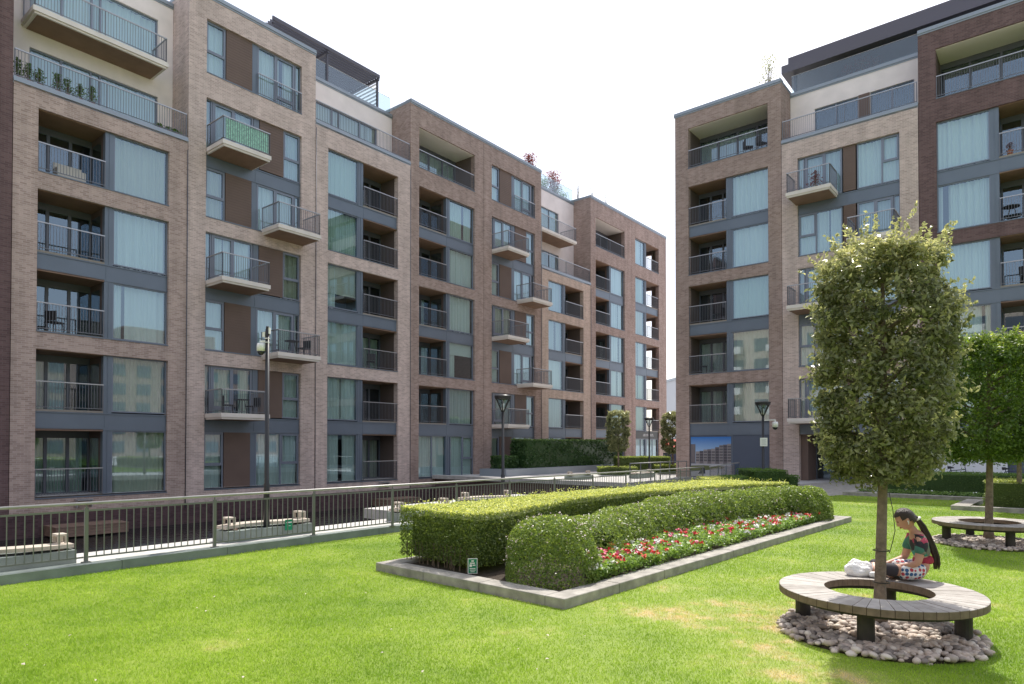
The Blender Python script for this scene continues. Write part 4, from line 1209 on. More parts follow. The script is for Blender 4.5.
def dome_camera(parent, off, z, s=1.0):
    mb = MB(); mb.lathe([(0.02 * s, 0.10 * s), (0.09 * s, 0.09 * s), (0.105 * s, 0.02 * s), (0.10 * s, -0.10 * s), (0.02 * s, -0.101 * s)], 20, (off[0], off[1], z)); q = mb.build('security_camera', M['white'], parent, True)
    mb = MB(); mb.lathe([(0.095 * s, -0.102 * s), (0.08 * s, -0.15 * s), (0.04 * s, -0.19 * s), (0.005, -0.2 * s)], 20, (off[0], off[1], z)); mb.build('dome', M['dome'], q, True)

cp = thing('camera_pole', 'slim black camera pole behind the guard rail, white dome camera near its top', 'pole', (-5.05, 13.6, 0.09))
mb = MB(); mb.tube([(0, 0, 0), (0, 0, 1.1), (0, 0, 1.13), (0, 0, 4.30)], [0.062, 0.06, 0.046, 0.040], 16); mb.tube([(0, 0, 4.30), (0, 0, 4.36)], 0.03, 12); mb.build('pole', M['black'], cp, True)
mb = MB(); mb.box(-0.15, -0.035, -0.03, 0.03, 4.03, 4.065); mb.tube([(0, 0, 4.02), (0, 0, 4.035)], 0.052, 14); mb.tube([(0, 0, 4.10), (0, 0, 4.115)], 0.052, 14); mb.build('bracket', M['white'], cp)
dome_camera(cp, (-0.125, -0.01), 3.93, 0.85)
mb = MB(); mb.box(-0.095, -0.042, -0.03, 0.03, 4.14, 4.24); mb.build('junction_box', M['white'], cp)
mb = MB(); mb.box(0.036, 0.06, -0.045, 0.02, 4.2, 4.33); mb.build('junction_box', M['white'], cp)

street_lamp(-0.33, 24.0, 'black post lamp rising behind the long hedge in front of the left block')
street_lamp(9.15, 44.0, 'smallest and farthest black post lamp, beside the clipped young tree')
sl = street_lamp(10.46, 27.5, 'black post lamp with a white dome camera, in front of the right block')
sl.rotation_euler = (0, 0, 0)
mb = MB(); mb.tube([(0.03, 0, 3.02), (0.3, 0, 3.04), (0.52, -0.02, 3.04)], 0.018, 8); mb.tube([(0.50, -0.02, 3.04), (0.50, -0.02, 2.95)], 0.02, 8); mb.build('camera_arm', M['white'], sl)
dome_camera(sl, (0.50, -0.02), 2.86, 1.15)
mb = MB(); mb.box(-0.15, 0.15, -0.085, -0.07, 1.95, 2.3); q = mb.build('notice', M['white'], sl)
mb = MB()
for i in range(5): mb.box(-0.10, 0.10 - 0.03 * (i % 2), -0.088, -0.086, 2.02 + i * 0.05, 2.035 + i * 0.05)
mb.build('notice_text', M['grey_text'], q)

# ------------------------------------------------------------------ waterside wave benches and decks
def wave_bench(pos, ang, label, L=1.9, sign=False):
    t = thing('waterside_bench', label, 'bench', (pos[0], pos[1], pos[2]), ang, 'wavy timber benches along the water')
    mb = MB(); mb.box(0, L, -0.28, 0.28, 0.0, 0.22); mb.build('plinth', M['stone_green'], t)
    mb = MB(); n = 24
    for i in range(n):
        x0, x1 = L * i / n, L * (i + 1) / n
        y = lambda x: 0.10 * math.sin((x / L) * 2 * math.pi)
        zt = lambda x: 0.31 + 0.02 * math.sin((x / L) * math.pi)
        a0, a1 = y(x0), y(x1)
        v = [(x0, -0.17 + a0, zt(x0)), (x1, -0.17 + a1, zt(x1)), (x1, 0.19 + a1, zt(x1)), (x0, 0.19 + a0, zt(x0))]
        b = [(p[0], p[1], p[2] - 0.06) for p in v]
        mb.quad(*v); mb.quad(b[3], b[2], b[1], b[0]); mb.quad(b[0], b[1], v[1], v[0]); mb.quad(v[3], v[2], b[2], b[3])
    mb.quad((0, -0.17, 0.31), (0, 0.19, 0.31), (0, 0.19, 0.25), (0, -0.17, 0.25)); mb.quad((L, -0.17, 0.25), (L, 0.19, 0.25), (L, 0.19, 0.31), (L, -0.17, 0.31))
    mb.build('seat', M['timber'], t)
    for x in (0.16, L - 0.24):
        mb = MB(); mb.box(x, x + 0.08, -0.2, 0.2, 0.22, 0.249); mb.build('bearer', M['deck'], t)
    for x in (0.08, L - 0.22):
        mb = MB(); y0, y1 = -0.12, 0.13
        mb.box(x, x + 0.045, y0, y0 + 0.035, 0.33, 0.44); mb.box(x + 0.105, x + 0.15, y0, y0 + 0.035, 0.33, 0.44)
        mb.box(x, x + 0.045, y1 - 0.035, y1, 0.33, 0.44); mb.box(x + 0.105, x + 0.15, y1 - 0.035, y1, 0.33, 0.44)
        mb.box(x, x + 0.15, y0, y1, 0.441, 0.475); mb.build('armrest', M['timber'], t)
    if sign:
        mb = MB(); mb.box(1.22, 1.40, -0.295, -0.285, 0.13, 0.35); q = mb.build('notice', M['green_sign'], t); q['label'] = 'small green notice'
        mb = MB(); mb.box(1.25, 1.37, -0.298, -0.296, 0.28, 0.30); mb.lathe([(0.03, 0), (0.03, 0.002)], 10, (1.31, -0.299, 0.22)); mb.build('notice_text', M['white'], q)
    return t
bang = math.atan2(0.7803, 0.6254)
wave_bench((-8.42, 9.35, 0.09), bang, 'wavy timber bench behind the guard rail at the left edge of the picture')
wave_bench((-5.72, 13.02, 0.09), bang, 'wavy timber bench with a green notice, around the camera pole', sign=True)
wave_bench((-2.95, 16.5, 0.09), bang, 'wavy timber bench half hidden behind the end of the long hedge')
wave_bench((-1.55, 19.9, 0.09), bang - 0.25, 'wavy bench just visible above the long hedge by the post lamp')
wave_bench(LW(20.4, 9.4, 0.02), bang, 'wavy timber bench across the channel in front of the tall laurel hedge', 2.2)
wave_bench(LW(24.6, 11.2, 0.02), bang, 'wavy timber bench across the channel by the clipped young tree', 2.2)

for sx, lab, w_ in ((-1.95, 'low brown timber deck standing in the water under the leftmost bay', 2.55), (14.1, 'low brown timber deck in the water under the set back bay', 2.6)):
    t = thing('timber_deck', lab, 'deck', LW(sx, 0.05, WATER_Z), A1)
    mb = MB()
    for i in range(9): mb.box(0, w_, -1.35 + i * 0.15, -1.35 + i * 0.15 + 0.142, 0.42, 0.45)
    mb.build('deck_boards', M['deck'], t)
    mb = MB()
    for i in range(3): mb.box(0.02, w_ - 0.02, -1.33, -0.02, 0.06 + i * 0.12, 0.17 + i * 0.12)
    mb.build('deck_side', M['deck'], t)

# ------------------------------------------------------------------ central planter, hedges and flowers
E1 = Vector((0.666, 0.746)).normalized(); E2 = Vector((-E1.y, E1.x)); PO = Vector((0.63, 8.02))
def PW(a, b): p = PO + E1 * a + E2 * b; return (p.x, p.y)
PLN = 12.35; PWD = 3.75
pl = thing('planter', 'long stone edged planting bed in the middle of the lawn', 'planter', (PO.x, PO.y, 0), math.atan2(E1.y, E1.x))
mb = MB(); kw = 0.30
for i in range(10): mb.box(PLN * i / 10 + 0.003, PLN * (i + 1) / 10 - 0.003, 0, kw, -0.1, 0.135 + 0.002 * (i % 3))
for i in range(3): mb.box(0, kw, kw + 0.004 + (PWD - kw) * i / 3, kw + (PWD - kw) * (i + 1) / 3 - 0.003, -0.1, 0.1348 + 0.002 * (i % 2))
mb.box(PLN - kw, PLN, kw + 0.002, 1.2, -0.1, 0.1346); mb.box(kw + 0.002, PLN, PWD - kw, PWD, -0.1, 0.1344)
ke = mb.build('kerb', M['stone'], pl)
bv = ke.modifiers.new('bevel', 'BEVEL'); bv.width = 0.012; bv.segments = 2
mb = MB(); mb.box(kw, PLN - kw, kw, PWD - kw, -0.1, 0.09); mb.build('soil', M['soil'], pl)

arc_in = [(0.75, 1.95), (1.4, 1.97), (2.5, 2.35), (3.6, 2.62), (5.0, 2.74), (6.7, 2.66), (8.2, 2.48), (9.6, 2.2), (10.8, 1.85), (11.8, 1.45)]
foot = [PW(*p) for p in arc_in] + [PW(12.1, 1.5), PW(12.15, 3.7), PW(8, 3.78), PW(4, 3.76), PW(0.45, 3.72), PW(0.42, 1.98)]
lcore = MB()
def lcp(a): return PW(a, np.interp(a, [p[0] for p in arc_in], [p[1] for p in arc_in]) + 0.13), PW(a, 3.58)
for i in range(30):
    a0 = 0.62 + (11.9 - 0.62) * i / 30; a1 = 0.62 + (11.9 - 0.62) * (i + 1) / 30
    (p, q), (p2, q2) = lcp(a0), lcp(a1)
    lcore.quad((*p, 0.86), (*p2, 0.86), (*q2, 0.86), (*q, 0.86)); lcore.quad((*p, 0.2), (*p2, 0.2), (*p2, 0.86), (*p, 0.86)); lcore.quad((*q2, 0.2), (*q, 0.2), (*q, 0.86), (*q2, 0.86))
    if i == 0: lcore.quad((*q, 0.2), (*p, 0.2), (*p, 0.86), (*q, 0.86))
    if i == 29: lcore.quad((*p2, 0.2), (*q2, 0.2), (*q2, 0.86), (*p2, 0.86))
corep = [PW(a + 0.0, b + 0.12) for a, b in arc_in[1:]] + [PW(11.95, 1.7), PW(11.95, 3.55), PW(8, 3.62), PW(4, 3.6), PW(0.62, 3.56), PW(0.60, 2.15)]
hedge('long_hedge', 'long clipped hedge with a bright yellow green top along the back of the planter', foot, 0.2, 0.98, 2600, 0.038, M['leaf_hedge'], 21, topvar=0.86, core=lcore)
# hedge above is one plant mass; bare stems under its near end
st_ = MB(); r_ = random.Random(3)
for i in range(26):
    a = r_.uniform(0.5, 0.62); b = 2.05 + 1.6 * i / 26
    p = PW(a, b); st_.tube([(p[0], p[1], 0.09), (p[0] + r_.uniform(-.04, .04), p[1] + r_.uniform(-.04, .04), 0.45)], 0.008, 5)
hs_ = st_.build('hedge_stem', M['bark'], bpy.data.objects['long_hedge'])

# near round bush and the flowering row
b1 = leaf_object('flowering_bush', mound_groups(PW(1.0, 0.98), 0.68, 0.68, 0.92, 12500, 0.046, M['leaf_shrub'], 31, M['petal_blush'], 0.1, 190), None)
tag(b1, 'rounded bush flecked with pale pink flowers at the near corner of the planter', 'bush')
def arc_bush(t):   # centre line of the row
    a = 2.95 + t * 8.15
    lo = float(np.interp(a, [2.15, 3.2, 4.6, 6.2, 7.8, 9.1, 10.2, 11.0, 11.6], [0.95, 1.22, 1.42, 1.50, 1.40, 1.18, 0.75, 0.40, 0.36]))
    hi = np.interp(a, [p[0] for p in arc_in], [p[1] for p in arc_in])
    return a, lo, hi
gr = []
for i in range(26):
    a, lo, hi = arc_bush(i / 25)
    w_ = max(0.45, (hi - lo) / 2 + 0.07); mid = (lo + hi) / 2 - 0.02
    gr += mound_groups(PW(a, mid), w_, w_, 0.60 + 0.06 * math.sin(i * 2.1) + 0.20 * min(1, i / 14), int(3900 * (1.15 - i * 0.014)), 0.05, M['leaf_shrub'], 40 + i, M['petal_blush'], 0.1, 62 if i < 17 else 34)
for (a, b, w_, h_, sd_) in ((10.55, 0.85, 0.55, 0.86, 81), (11.0, 0.68, 0.52, 0.84, 82), (11.4, 0.72, 0.50, 0.82, 83), (11.35, 1.25, 0.5, 0.86, 84)):
    gr += mound_groups(PW(a, b), w_, w_, h_, 4600, 0.05, M['leaf_shrub'], sd_, M['petal_blush'], 0.1, 24)
corem = MB()
for i in range(15):
    a, lo, hi = arc_bush(i / 16); a2, lo2, hi2 = arc_bush((i + 1) / 16)
    c1 = (lo + hi) / 2; c2 = (lo2 + hi2) / 2; v1 = max(0.12, (hi - lo) / 2 - 0.2); v2 = max(0.12, (hi2 - lo2) / 2 - 0.2)
    p = [PW(a, c1 - v1), PW(a, c1 + v1), PW(a2, c2 + v2), PW(a2, c2 - v2)]
    corem.quad(*[(q[0], q[1], 0.52) for q in p]); corem.quad((*p[0], 0.1), (*p[3], 0.1), (*p[3], 0.52), (*p[0], 0.52))
b2 = leaf_object('flowering_shrubs', gr, None, (corem, M['leaf_shrub']))
tag(b2, 'row of rounded shrubs with tiny pale flowers curving between hedge and bedding flowers', 'shrubs', kind='stuff')

# bedding
r_ = np.random.default_rng(77)
n = 21000
a = r_.uniform(1.0, 10.7, n); lo = np.full(n, 0.27); hi = np.array([arc_bush(np.clip((x - 2.95) / 8.15, 0, 1))[1] + 0.15 for x in a])
hi = np.where(a < 2.4, 0.30 + (a - 1.0) * 0.85, hi)
b = lo + (np.maximum(hi, lo + 0.05) - lo) * r_.random(n)
xy = np.array([PW(x, y) for x, y in zip(a, b)])
P = np.c_[xy, 0.12 + 0.2 * r_.random(n) ** 0.6]
P[:, 2] += wob(P, 7, 5) * 0.04
grp = [(P, unit(np.array([0, 0, 1.0]) + r_.normal(size=P.shape) * 0.55), 0.062 * r_.uniform(0.6, 1.3, n), 0.75, M['leaf_bed'], 0.2 + 0.6 * r_.random(n))]
for mat, k in ((M['petal_red'], 105), (M['petal_pink'], 60), (M['petal_white'], 110)):
    i = r_.integers(0, n, k)
    q = P[i]; q[:, 2] = 0.30 + 0.06 * r_.random(k)
    m = 9
    Q = np.repeat(q, m, 0); off = r_.normal(size=Q.shape) * 0.022; off[:, 2] *= 0.6
    grp.append((Q + off, unit(r_.normal(size=Q.shape) * 0.7 + np.array([0, 0, 0.6])), np.full(len(Q), 0.048), 0.85, mat, np.full(len(Q), 0.5)))
bd_ = leaf_object('bedding_flowers', grp)
tag(bd_, 'low bed of red, pink and white flowers inside the stone kerb', 'flowers', kind='stuff')

# green planter sign
sg = thing('planter_sign', 'small green sign with white border standing in the near end of the planter', 'sign', (*PW(0.36, 1.93), 0.12), 0.12)
mb = MB(); mb.box(-0.07, 0.07, -0.006, 0.006, 0.02, 0.24, 0); q = mb.build('plate', M['white'], sg)
mb = MB(); mb.box(-0.06, 0.06, -0.009, -0.0065, 0.03, 0.23, 0); mb.build('green_face', M['green_sign'], q)
mb = MB()
mb.box(-0.018, 0.018, -0.012, -0.0095, 0.195, 0.212); mb.box(-0.04, 0.03, -0.012, -0.0095, 0.165, 0.18); mb.box(-0.045, -0.01, -0.012, -0.0095, 0.12, 0.155); mb.box(0.0, 0.04, -0.012, -0.0095, 0.135, 0.15)
mb.box(-0.045, 0.04, -0.012, -0.0095, 0.09, 0.10); mb.box(-0.04, 0.045, -0.012, -0.0095, 0.068, 0.076); mb.box(-0.03, 0.03, -0.012, -0.0095, 0.045, 0.053); mb.build('lettering', M['petal_white'], q)
mb = MB(); mb.box(-0.012, 0.012, 0.0065, 0.014, -0.08, 0.15); mb.build('stake', M['black'], sg)

# right-hand planters and hedges
U1 = Vector((0.744, -0.668)); U2 = Vector((0.668, 0.744))
def QW(o, a, b): p = Vector(o) + U1 * a + U2 * b; return (p.x, p.y)
o_far = (13.15, 26.3)
mb = MB(); mb.prism([QW(o_far, 0, 0), QW(o_far, 9, 0), QW(o_far, 9, 0.35), QW(o_far, 0, 0.35)], -0.1, 0.14); mb.prism([QW(o_far, 0, 0.352), QW(o_far, 0.35, 0.352), QW(o_far, 0.35, 3.2), QW(o_far, 0, 3.2)], -0.1, 0.139)
tag(mb.build('planter_kerb', M['stone']), 'grey stone kerb in front of the far dark green hedge on the right', 'kerb')
hedge('box_hedge', 'long dark green clipped hedge across the far side of the lawn', [QW(o_far, 0.9, 1.5), QW(o_far, 9, 1.5), QW(o_far, 9, 3.0), QW(o_far, 0.9, 3.0)], 0.0, 0.92, 700, 0.05, M['leaf_box'], 51, topvar=0.6)
gq = np.array([QW(o_far, a, b) for a, b in zip(rng.uniform(0.4, 8.9, 1500), rng.uniform(0.4, 1.4, 1500))])
gq = np.c_[gq, 0.14 + 0.12 * rng.random(1500)]
wq = gq[:40].copy(); wq[:, 2] = 0.27
tag(leaf_object('ground_cover', [(gq, unit(np.array([0, 0, 1.]) + rng.normal(size=gq.shape) * .5), np.full(1500, .09), .7, M['leaf_box'], 0.4 + 0.4 * rng.random(1500)), (wq, unit(np.array([0, 0, 1.]) + rng.normal(size=wq.shape) * .3), np.full(40, .07), .9, M['petal_white'], np.full(40, .5))]), 'low green ground cover with a few white flowers at the foot of the far hedge', 'ground cover', kind='stuff')
o_near = (13.5, 20.35)
mb = MB(); mb.prism([QW(o_near, 0, 0), QW(o_near, 8, 0), QW(o_near, 8, 0.35), QW(o_near, 0, 0.35)], -0.1, 0.14); mb.prism([QW(o_near, 0, 0.352), QW(o_near, 0.45, 0.352), QW(o_near, 0.45, 3.4), QW(o_near, 0, 3.4)], -0.1, 0.139)
tag(mb.build('planter_kerb', M['stone']), 'grey stone kerb with a square corner around the bright hedge at the right edge', 'kerb')
hedge('box_hedge', 'bright topped clipped hedge at the right edge, behind the second round bench', [QW(o_near, 0.75, 0.6), QW(o_near, 7.5, 0.6), QW(o_near, 7.5, 2.6), QW(o_near, 0.75, 2.6)], 0.0, 0.9, 800, 0.05, M['leaf_hedge'], 52, topvar=0.72)
hedge('box_hedge', 'square dark green hedge block by the lamp with the camera', [(9.6, 26.2), (11.1, 26.5), (11.0, 28.2), (9.5, 28.0)], 0.0, 1.0, 750, 0.05, M['leaf_box'], 53, topvar=0.5)
hedge('box_hedge', 'low dark hedge end beside the entrance path', [(11.12, 26.4), (11.55, 26.5), (11.5, 27.4), (11.1, 27.4)], 0.0, 0.78, 750, 0.05, M['leaf_box'], 54, topvar=0.4)
hedge('box_hedge', 'low green hedge strip between the yellow strip and the square hedge', [(8.5, 26.0), (9.58, 26.2), (9.5, 27.4), (8.4, 27.2)], 0.0, 0.74, 750, 0.05, M['leaf_box'], 55, topvar=0.55)
hedge('box_hedge', 'low bright yellow hedge strip behind the long planter hedge', [(7.45, 25.6), (8.48, 26.0), (8.38, 27.2), (7.5, 26.9)], 0.0, 0.70, 750, 0.05, M['leaf_hedge'], 56, topvar=0.95)

# tall laurel hedge before the left block, in a grey raised bed
lf = [LW(24.5, 3.2)[:2], LW(37.5, 3.2)[:2], LW(37.5, 1.9)[:2], LW(24.5, 1.9)[:2]]
hedge('laurel_hedge', 'tall dark glossy laurel hedge along the foot of the left block', lf, 0.15, 2.35, 420, 0.14, M['leaf_laurel'], 61, topvar=0.75)
lf2 = [LW(22.4, 2.7)[:2], LW(24.4, 2.7)[:2], LW(24.4, 1.9)[:2], LW(22.4, 1.9)[:2]]
hedge('laurel_hedge', 'short low laurel hedge left of the tall laurel hedge', lf2, 0.15, 1.25, 420, 0.13, M['leaf_laurel'], 62, topvar=0.5)
mb = MB(); mb.prism([LW(21.8, 3.75)[:2], LW(38.2, 3.75)[:2], LW(38.2, 1.5)[:2], LW(21.8, 1.5)[:2]], -0.1, 0.45)
tag(mb.build('raised_bed', M['coping']), 'grey raised bed wall under the laurel hedges', 'planter')

# ------------------------------------------------------------------ trees
def limbs(mb, c, zb, zt, n, rad, seed):
    r = random.Random(seed)
    for i in range(n):
        z = zb + (zt - zb) * (0.05 + 0.8 * i / n); a = i * 2.4 + r.uniform(-.4, .4); L = rad * r.uniform(0.65, 0.95)
        p = [(c[0], c[1], z)]
        for k in (0.35, 0.7, 1.0):
            p.append((c[0] + math.cos(a) * L * k + r.uniform(-.05, .05), c[1] + math.sin(a) * L * k + r.uniform(-.05, .05), z + L * k * 0.55 + r.uniform(-.04, .04)))
        mb.tube(p, [0.03, 0.022, 0.013, 0.004], 6)

def clipped_tree(loc, label, rad, z0, z1, n, leaf, mat, seed, trunk=0.075, lean=0.0, shoots=60, tiplen=0.0, square=3.4, taper=0.8, group=None):
    t = thing('clipped_tree', label, 'tree', (loc[0], loc[1], loc[2] if len(loc) > 2 else 0.0), 0, group)
    mb = MB()
    r = random.Random(seed)
    pts = []; rs = []
    H = z1 - 0.3
    for i in range(15):
        u = i / 14; z = u * H
        pts.append((lean * u + 0.012 * math.sin(5 * u + seed), 0.012 * math.cos(4 * u), z - 0.02)); rs.append(trunk * (1.28 - 0.35 * min(1, u * 8)) * (1 - 0.72 * u ** 1.3) if i else trunk * 1.45)
    mb.tube(pts, rs, 14)
    limbs(mb, (lean * 0.6, 0), z0 + 0.15, z1 - 0.3, 22, rad, seed)
    mb.build('trunk', M['bark'], t, True)
    crown('crown', (lean, 0), rad, z0, z1, n, leaf, mat, t, seed, shoots, square, tiplen, taper)
    return t
BC = Vector((3.94, 7.13)); BC2 = Vector((9.68, 13.42))
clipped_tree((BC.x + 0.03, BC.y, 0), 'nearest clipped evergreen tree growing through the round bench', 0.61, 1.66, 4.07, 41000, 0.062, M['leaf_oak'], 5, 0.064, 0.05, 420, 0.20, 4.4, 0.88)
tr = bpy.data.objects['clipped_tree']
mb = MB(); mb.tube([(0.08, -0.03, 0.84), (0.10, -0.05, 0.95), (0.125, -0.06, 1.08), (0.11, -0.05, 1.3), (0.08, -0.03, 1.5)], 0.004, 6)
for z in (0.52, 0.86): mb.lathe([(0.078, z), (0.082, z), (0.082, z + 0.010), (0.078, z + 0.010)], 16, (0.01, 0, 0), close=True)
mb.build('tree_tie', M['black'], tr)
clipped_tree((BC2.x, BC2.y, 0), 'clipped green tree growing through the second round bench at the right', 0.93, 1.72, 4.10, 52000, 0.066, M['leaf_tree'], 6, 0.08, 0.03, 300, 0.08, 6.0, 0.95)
clipped_tree((15.2, 19.8, 0), 'thin trunked clipped tree behind the hedge at the right edge', 0.95, 1.75, 4.2, 20000, 0.09, M['leaf_tree'], 7, 0.08, 0.0, 80, 0, 6.0)
clipped_tree((7.25, 45.0, 0.1), 'small clipped young tree in front of the far bays of the left block', 0.74, 1.55, 4.15, 20000, 0.10, M['leaf_oak'], 8, 0.075, 0, 60, 0, 6.0)
clipped_tree((11.45, 47.0, 0.1), 'small clipped young tree half hidden by the corner of the right block', 0.78, 1.35, 4.15, 20000, 0.10, M['leaf_oak'], 9, 0.075, 0, 60, 0, 6.0)
hedge('box_hedge', 'low square yellow green hedge around the foot of the small young tree', [(5.9, 44.1), (8.4, 44.1), (8.4, 46), (5.9, 46)], 0.0, 0.5, 350, 0.09, M['leaf_hedge'], 57, topvar=0.7)
hedge('box_hedge', 'low hedge running behind the farthest post lamp', [(8.0, 50), (12.0, 50), (12.0, 52), (8.0, 52)], 0.0, 1.1, 300, 0.1, M['leaf_hedge'], 58, topvar=0.6)
hedge('box_hedge', 'low square hedge at the foot of the half hidden young tree', [(10.3, 45.8), (12.3, 45.8), (12.3, 48), (10.3, 48)], 0.0, 0.55, 350, 0.09, M['leaf_hedge'], 59, topvar=0.7)

# ------------------------------------------------------------------ round benches
def round_bench(c, label, angles):
    t = thing('round_bench', label, 'bench', (c.x, c.y, 0), 0, 'round timber benches around tree trunks')
    mb = MB(); var = []
    n = 52; ri, ro = 0.525, 0.985
    for k in range(n):
        a0 = 2 * math.pi * k / n + 0.0028; a1 = 2 * math.pi * (k + 1) / n - 0.0028
        am = (a0 + a1) / 2; v = random.random()
        z1 = 0.45 + random.uniform(-0.0015, 0.0015); z0 = 0.375
        def pt(r, a, z): return (r * math.cos(a), r * math.sin(a), z)
        bv_ = 0.004
        for (aa, ab, zz) in ((a0, a1, z1),):
            f = [pt(ri, aa, zz), pt(ro - bv_, aa, zz), pt(ro - bv_, (aa + ab) / 2, zz), pt(ro - bv_, ab, zz), pt(ri, ab, zz), pt(ri, am, zz)]
            nn = len(mb.v); mb.v += f; mb.f.append(tuple(range(nn, nn + 6))); mb.m.append(0); var.append(v)
        o = [(ro, a0), (ro, am), (ro, a1)]
        for (r1, b1), (r2, b2) in zip(o[:-1], o[1:]):
            mb.quad(pt(r1, b1, z0), pt(r2, b2, z0), pt(r2, b2, z1 - bv_), pt(r1, b1, z1 - bv_), 1); var.append(v)
            mb.quad(pt(r1, b1, z1 - bv_), pt(r2, b2, z1 - bv_), pt(r2 - bv_, b2, z1), pt(r1 - bv_, b1, z1), 0); var.append(v)
        for aa, bb in ((a0, am), (am, a1)):
            mb.quad(pt(ri, bb, z0), pt(ri, aa, z0), pt(ri, aa, z1), pt(ri, bb, z1), 1); var.append(v)
        mb.quad(pt(ri, a0, z0), pt(ro, a0, z0), pt(ro, a0, z1), pt(ri, a0, z1), 1); var.append(v)
        mb.quad(pt(ro, a1, z0), pt(ri, a1, z0), pt(ri, a1, z1), pt(ro, a1, z1), 1); var.append(v)
        mb.quad(pt(ri, a1, z0), pt(ro, a1, z0), pt(ro, a0, z0), pt(ri, a0, z0), 1); var.append(v)
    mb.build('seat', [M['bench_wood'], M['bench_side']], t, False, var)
    mb = MB(); mb.lathe([(0.60, 0.33), (0.88, 0.33), (0.88, 0.374), (0.60, 0.374)], 48, close=True); mb.build('ring_frame', M['bench_leg'], t)
    for a in angles:
        mb = MB(); x, y = 0.76 * math.cos(R(a)), 0.76 * math.sin(R(a))
        mb.tube([(x, y, -0.05), (x, y, 0.33)], 0.08, 16); mb.build('leg', M['bench_leg'], t)
    return t
round_bench(BC, 'nearest round timber bench ringing a tree, where the woman sits', (-127, -37, 53, 143))
round_bench(BC2, 'farther empty round timber bench ringing a tree at the right edge', (-100, -20, 80, 165))

def pebbles(c, rad, n, label, seed):
    r = np.random.default_rng(seed)
    bm = bmesh.new(); bmesh.ops.create_icosphere(bm, subdivisions=2, radius=1.0)
    bv = np.array([v.co[:] for v in bm.verts]); bf = np.array([[v.index for v in f.verts] for f in bm.faces]); bm.free()
    V = []; F = []; VAR = []
    for i in range(n):
        a = r.uniform(0, 2 * math.pi); d = rad * math.sqrt(r.random())
        s = r.uniform(0.022, 0.047) * np.array([r.uniform(0.9, 1.5), r.uniform(0.8, 1.1), r.uniform(0.58, 0.85)])
        lay = r.random()
        z = 0.010 + 0.045 * (1 - (d / rad) ** 2) + lay * 0.045
        an = r.uniform(0, 6.28); ti = r.normal() * 0.25
        p = bv * s * (1 + 0.08 * np.sin(bv @ r.normal(size=3) * 2.5 + r.uniform(0, 6)))[:, None]
        p = np.c_[p[:, 0], p[:, 1] * math.cos(ti) - p[:, 2] * math.sin(ti), p[:, 1] * math.sin(ti) + p[:, 2] * math.cos(ti)]
        p = np.c_[p[:, 0] * math.cos(an) - p[:, 1] * math.sin(an), p[:, 0] * math.sin(an) + p[:, 1] * math.cos(an), p[:, 2]]
        V.append(p + np.array([c.x + d * math.cos(a), c.y + d * math.sin(a), z])); F.append(bf + i * len(bv)); VAR += [r.random()] * len(bf)
    me = bpy.data.meshes.new('pebbles'); me.from_pydata(np.concatenate(V).tolist(), [], np.concatenate(F).tolist())
    me.polygons.foreach_set('use_smooth', [True] * len(me.polygons)); me.materials.append(M['pebble'])
    at = me.attributes.new('var', 'FLOAT', 'FACE'); at.data.foreach_set('value', VAR)
    o = bpy.data.objects.new('pebbles', me); C.objects.link(o)
    tag(o, label, 'pebbles', kind='stuff')
    mb = MB(); mb.lathe([(rad - 0.03, 0.0), (rad - 0.08, 0.03), (0.01, 0.075)], 40, (c.x, c.y, 0)); q = mb.build('pebble_bed', M['soil'], None, True); tag(q, None, None, None, 'structure')
BCP = Vector((3.86, 6.99))
e1 = pebbles(BCP, 0.98, 1250, 'bed of rounded beige and grey stones under the nearest round bench', 3)
e2 = pebbles(BC2 + Vector((-0.05, -0.1)), 1.03, 1300, 'bed of rounded stones under the farther round bench', 4)

# ------------------------------------------------------------------ the seated woman
def skin_mesh(name, joints, edges, mat, parent, sub=2, smooth=True):
    """joints: {name: (co, radius or (rx, ry))}"""
    keys = list(joints); me = bpy.data.meshes.new(name + '_tmp')
    me.from_pydata([joints[k][0] for k in keys], [(keys.index(a), keys.index(b)) for a, b in edges], [])
    o = bpy.data.objects.new(name + '_tmp', me); C.objects.link(o)
    sm = o.modifiers.new('s', 'SKIN'); sm.use_smooth_shade = True; sm.branch_smoothing = 0.4
    for i, k in enumerate(keys):
        r = joints[k][1]; r = r if isinstance(r, tuple) else (r, r)
        me.skin_vertices[0].data[i].radius = r
    me.skin_vertices[0].data[0].use_root = True
    ss = o.modifiers.new('u', 'SUBSURF'); ss.levels = sub; ss.render_levels = sub
    dg = bpy.context.evaluated_depsgraph_get(); dg.update()
    m2 = bpy.data.meshes.new_from_object(o.evaluated_get(dg)); m2.name = name
    bpy.data.objects.remove(o); bpy.data.meshes.remove(me)
    m2.materials.clear(); m2.materials.append(mat)
    m2.polygons.foreach_set('use_smooth', [True] * len(m2.polygons))
    q = bpy.data.objects.new(name, m2); C.objects.link(q)
    if parent: q.parent = parent
    return q

# local frame: +X points to picture left (the way she faces), +Y away from the camera... built mirrored by rotation pi
WO = Vector((4.73, 7.62, 0.45))
wm = thing('person', 'woman with long ponytail sitting on the round bench in patterned top and dotted skirt', 'person', WO, R(180 - 14))
wm.scale = (1.06, 1.06, 1.06)
